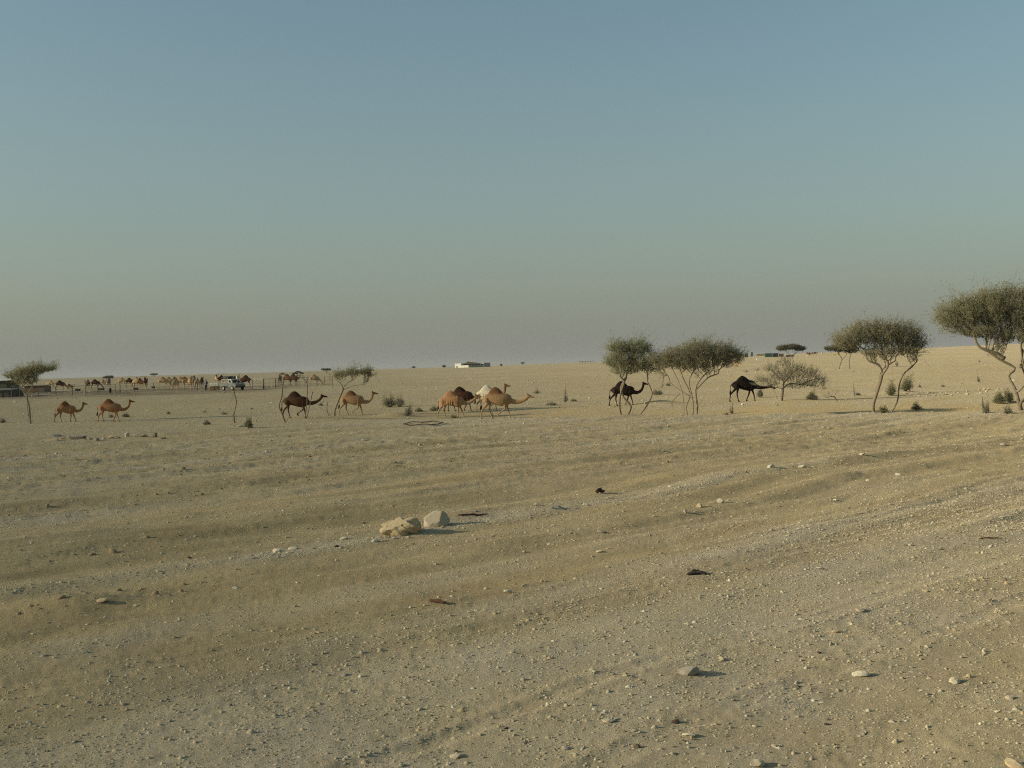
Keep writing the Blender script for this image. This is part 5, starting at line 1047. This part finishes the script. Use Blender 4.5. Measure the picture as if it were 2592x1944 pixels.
# gravel: what nobody could count
def pebbles(name, label, n, Y0, Y1, smin, smax, power, seed, hex_=False, spread=.62, gexp=1.0, mask=None, mat=None):
    rs = np.random.RandomState(seed); N = int(n * 6)
    Y = np.sqrt(rs.uniform(Y0 ** 2, Y1 ** 2, N)); X = rs.uniform(-spread, spread, N) * Y; g = gravel(X, Y)
    if mask is not None: g = mask(X, Y) * (.5 + g)
    cl = .5 + .9 * fbm(X / .55, Y / .55, seed, 2); keep = rs.uniform(size=N) < np.clip(((.26 if mask is None else 0) + .9 * g ** gexp) * np.clip(cl, .12, 1.3), 0, 1) * .62
    X, Y = X[keep][:n], Y[keep][:n]; k = len(X); Z = ground_z(X, Y, True)
    s = smin * (1 - rs.uniform(size=k) * (1 - (smin / smax) ** power)) ** (-1 / power)
    if hex_:
        B = np.array([[1, 0, -.2], [.4, .9, -.2], [-.6, .8, -.2], [-1, -.1, -.2], [-.3, -.9, -.2], [.6, -.8, -.2], [.45, .25, .8], [-.4, .4, .7], [-.35, -.45, .75], [.4, -.4, .65]])
        Fb = np.array([[0, 1, 6], [1, 2, 7], [1, 7, 6], [2, 3, 7], [3, 8, 7], [3, 4, 8], [4, 5, 9], [4, 9, 8], [5, 0, 9], [0, 6, 9], [6, 7, 8], [6, 8, 9]])
    else:
        B = np.array([[1, 0, 0], [0, 1, 0], [-1, 0, 0], [0, -1, 0], [.1, .1, .85], [0, 0, -.5]]); Fb = np.array([[0, 1, 4], [1, 2, 4], [2, 3, 4], [3, 0, 4]])
    nb = len(B); V = B[None] * (1 + rs.normal(size=(k, nb, 3)) * .22); V[:, :, 2] *= rs.uniform(.2, .85, (k, 1)); V[:, :, 1] *= rs.uniform(.4, 1, (k, 1))
    a = rs.uniform(0, 6.283, k)[:, None]; x = V[:, :, 0] * np.cos(a) - V[:, :, 1] * np.sin(a); y = V[:, :, 0] * np.sin(a) + V[:, :, 1] * np.cos(a)
    h = (s / 2)[:, None]; V = np.stack([x * h + X[:, None], y * h + Y[:, None], V[:, :, 2] * h + Z[:, None] + .02 * h], -1).reshape(-1, 3)
    Fc = (Fb[None] + (np.arange(k) * nb)[:, None, None]).reshape(-1, 3)
    tag(obj(name, np_mesh(name, V, Fc, mat or M_PEB)), label, 'gravel', None, 'stuff')
def pebmat():
    m, nt, b = new_mat('gravel_chips'); b.inputs['Roughness'].default_value = .92; b.inputs['Specular IOR Level'].default_value = .12
    r = island(nt); cr = nt.nodes.new('ShaderNodeValToRGB'); e = cr.color_ramp.elements
    e[0].position = 0; e[0].color = (0.316, 0.253, 0.148, 1); e[1].position = 1; e[1].color = (0.651, 0.598, 0.447, 1)
    for p, c in ((.04, (0.102, 0.075, 0.045, 1)), (.08, (0.391, 0.318, 0.188, 1)), (.35, (0.484, 0.411, 0.259, 1)), (.55, (0.428, 0.360, 0.228, 1)), (.75, (0.530, 0.459, 0.300, 1)), (.88, (0.465, 0.337, 0.161, 1)), (.93, (0.577, 0.515, 0.367, 1))):
        q = e.new(p); q.color = c
    nt.links.new(r, cr.inputs[0]); n = nz(nt, 40, 3); c = mixc(nt, ramp(nt, n, .45, .8), cr.outputs[0], (.30, .24, .16)); nt.links.new(c, b.inputs['Base Color']); return m
M_PEB = pebmat()
pebbles('fine_gravel', 'fine pale gravel covering the near foreground', 95000, 7.5, 24, .012, .05, 1.9, 5)
pebbles('coarse_gravel', 'coarser angular gravel in bands over the foreground', 15000, 7.5, 28, .024, .085, 2.6, 6, True)
pebbles('middle_gravel', 'gravel thinning out over the middle ground', 55000, 20, 50, .026, .11, 2.3, 7)
pebbles('far_gravel', 'pale stones speckling the ground up to the camels', 42000, 44, 105, .045, .22, 2.4, 8)
pebbles('distant_gravel', 'stones speckling the slopes beyond the camels', 9000, 95, 330, .13, .6, 2.2, 9)
M_CLOD = plain('sand_clods', (.33, .245, .13), (.24, .175, .09), scale=3, isl=1)
def along(tc, w, x0=-99, x1=99): return lambda X, Y: 1.6 * np.exp(-((st(X, Y)[1] - tc) / w) ** 2) * S((X - x0) / 3) * S((x1 - X) / 3)
pebbles('stone_row_gravel', 'pale rubble heaped along the low berm by the two boulders', 3600, 14, 32, .035, .15, 2.0, 31, True, mask=along(17.3, .34, -11, 9))
pebbles('track_edge_gravel', 'pale rubble along the edge of the far track', 2600, 26, 62, .05, .16, 2.0, 32, True, mask=along(39.5, .6))
pebbles('slope_gravel', 'chips pushed up along the edge of the near gravel track', 2600, 9, 26, .025, .09, 2.2, 33, True, mask=along(11.2, .5))

for i, (tc, w, x0, x1, y0, y1, n, lab) in enumerate(((23.2, .9, -2, 30, 25, 62, 2600, 'crumbled brown clods in the band right of the boulders'), (35.4, .8, -30, 4, 24, 62, 2600, 'crumbled brown clods in the far left band'), (29.2, .8, -22, 3, 20, 55, 2600, 'crumbled brown clods in the middle left band'),
        (20.6, .7, -16, -1, 13, 40, 2200, 'crumbled brown clods left of the boulders'), (15.7, .7, -12, -3, 10, 26, 1500, 'crumbled brown clods round the dug heap'), (41.5, .7, -30, 0, 30, 70, 1800, 'crumbled brown clods near the rubble row'))):
    pebbles('sand_clods', lab, n, y0, y1, .05, .26, 2.0, 60 + i, True, mask=along(tc, w, x0, x1), mat=M_CLOD)

# ------------------------------------------------------------------ dusty air
def haze():
    m = bpy.data.materials.new('dusty_air'); m.use_nodes = True; nt = m.node_tree; nt.nodes.remove(nt.nodes['Principled BSDF'])
    v = nt.nodes.new('ShaderNodeVolumePrincipled'); v.inputs['Color'].default_value = (.93, .92, .87, 1); v.inputs['Density'].default_value = .00005; v.inputs['Anisotropy'].default_value = 0
    nt.links.new(v.outputs[0], nt.nodes['Material Output'].inputs['Volume'])
    o = MB().box((0, 0, 13), (8800, 8800, 44)).build('haze', m); tag(o, 'thin dusty air over the whole plain', 'haze', None, 'stuff')
haze()
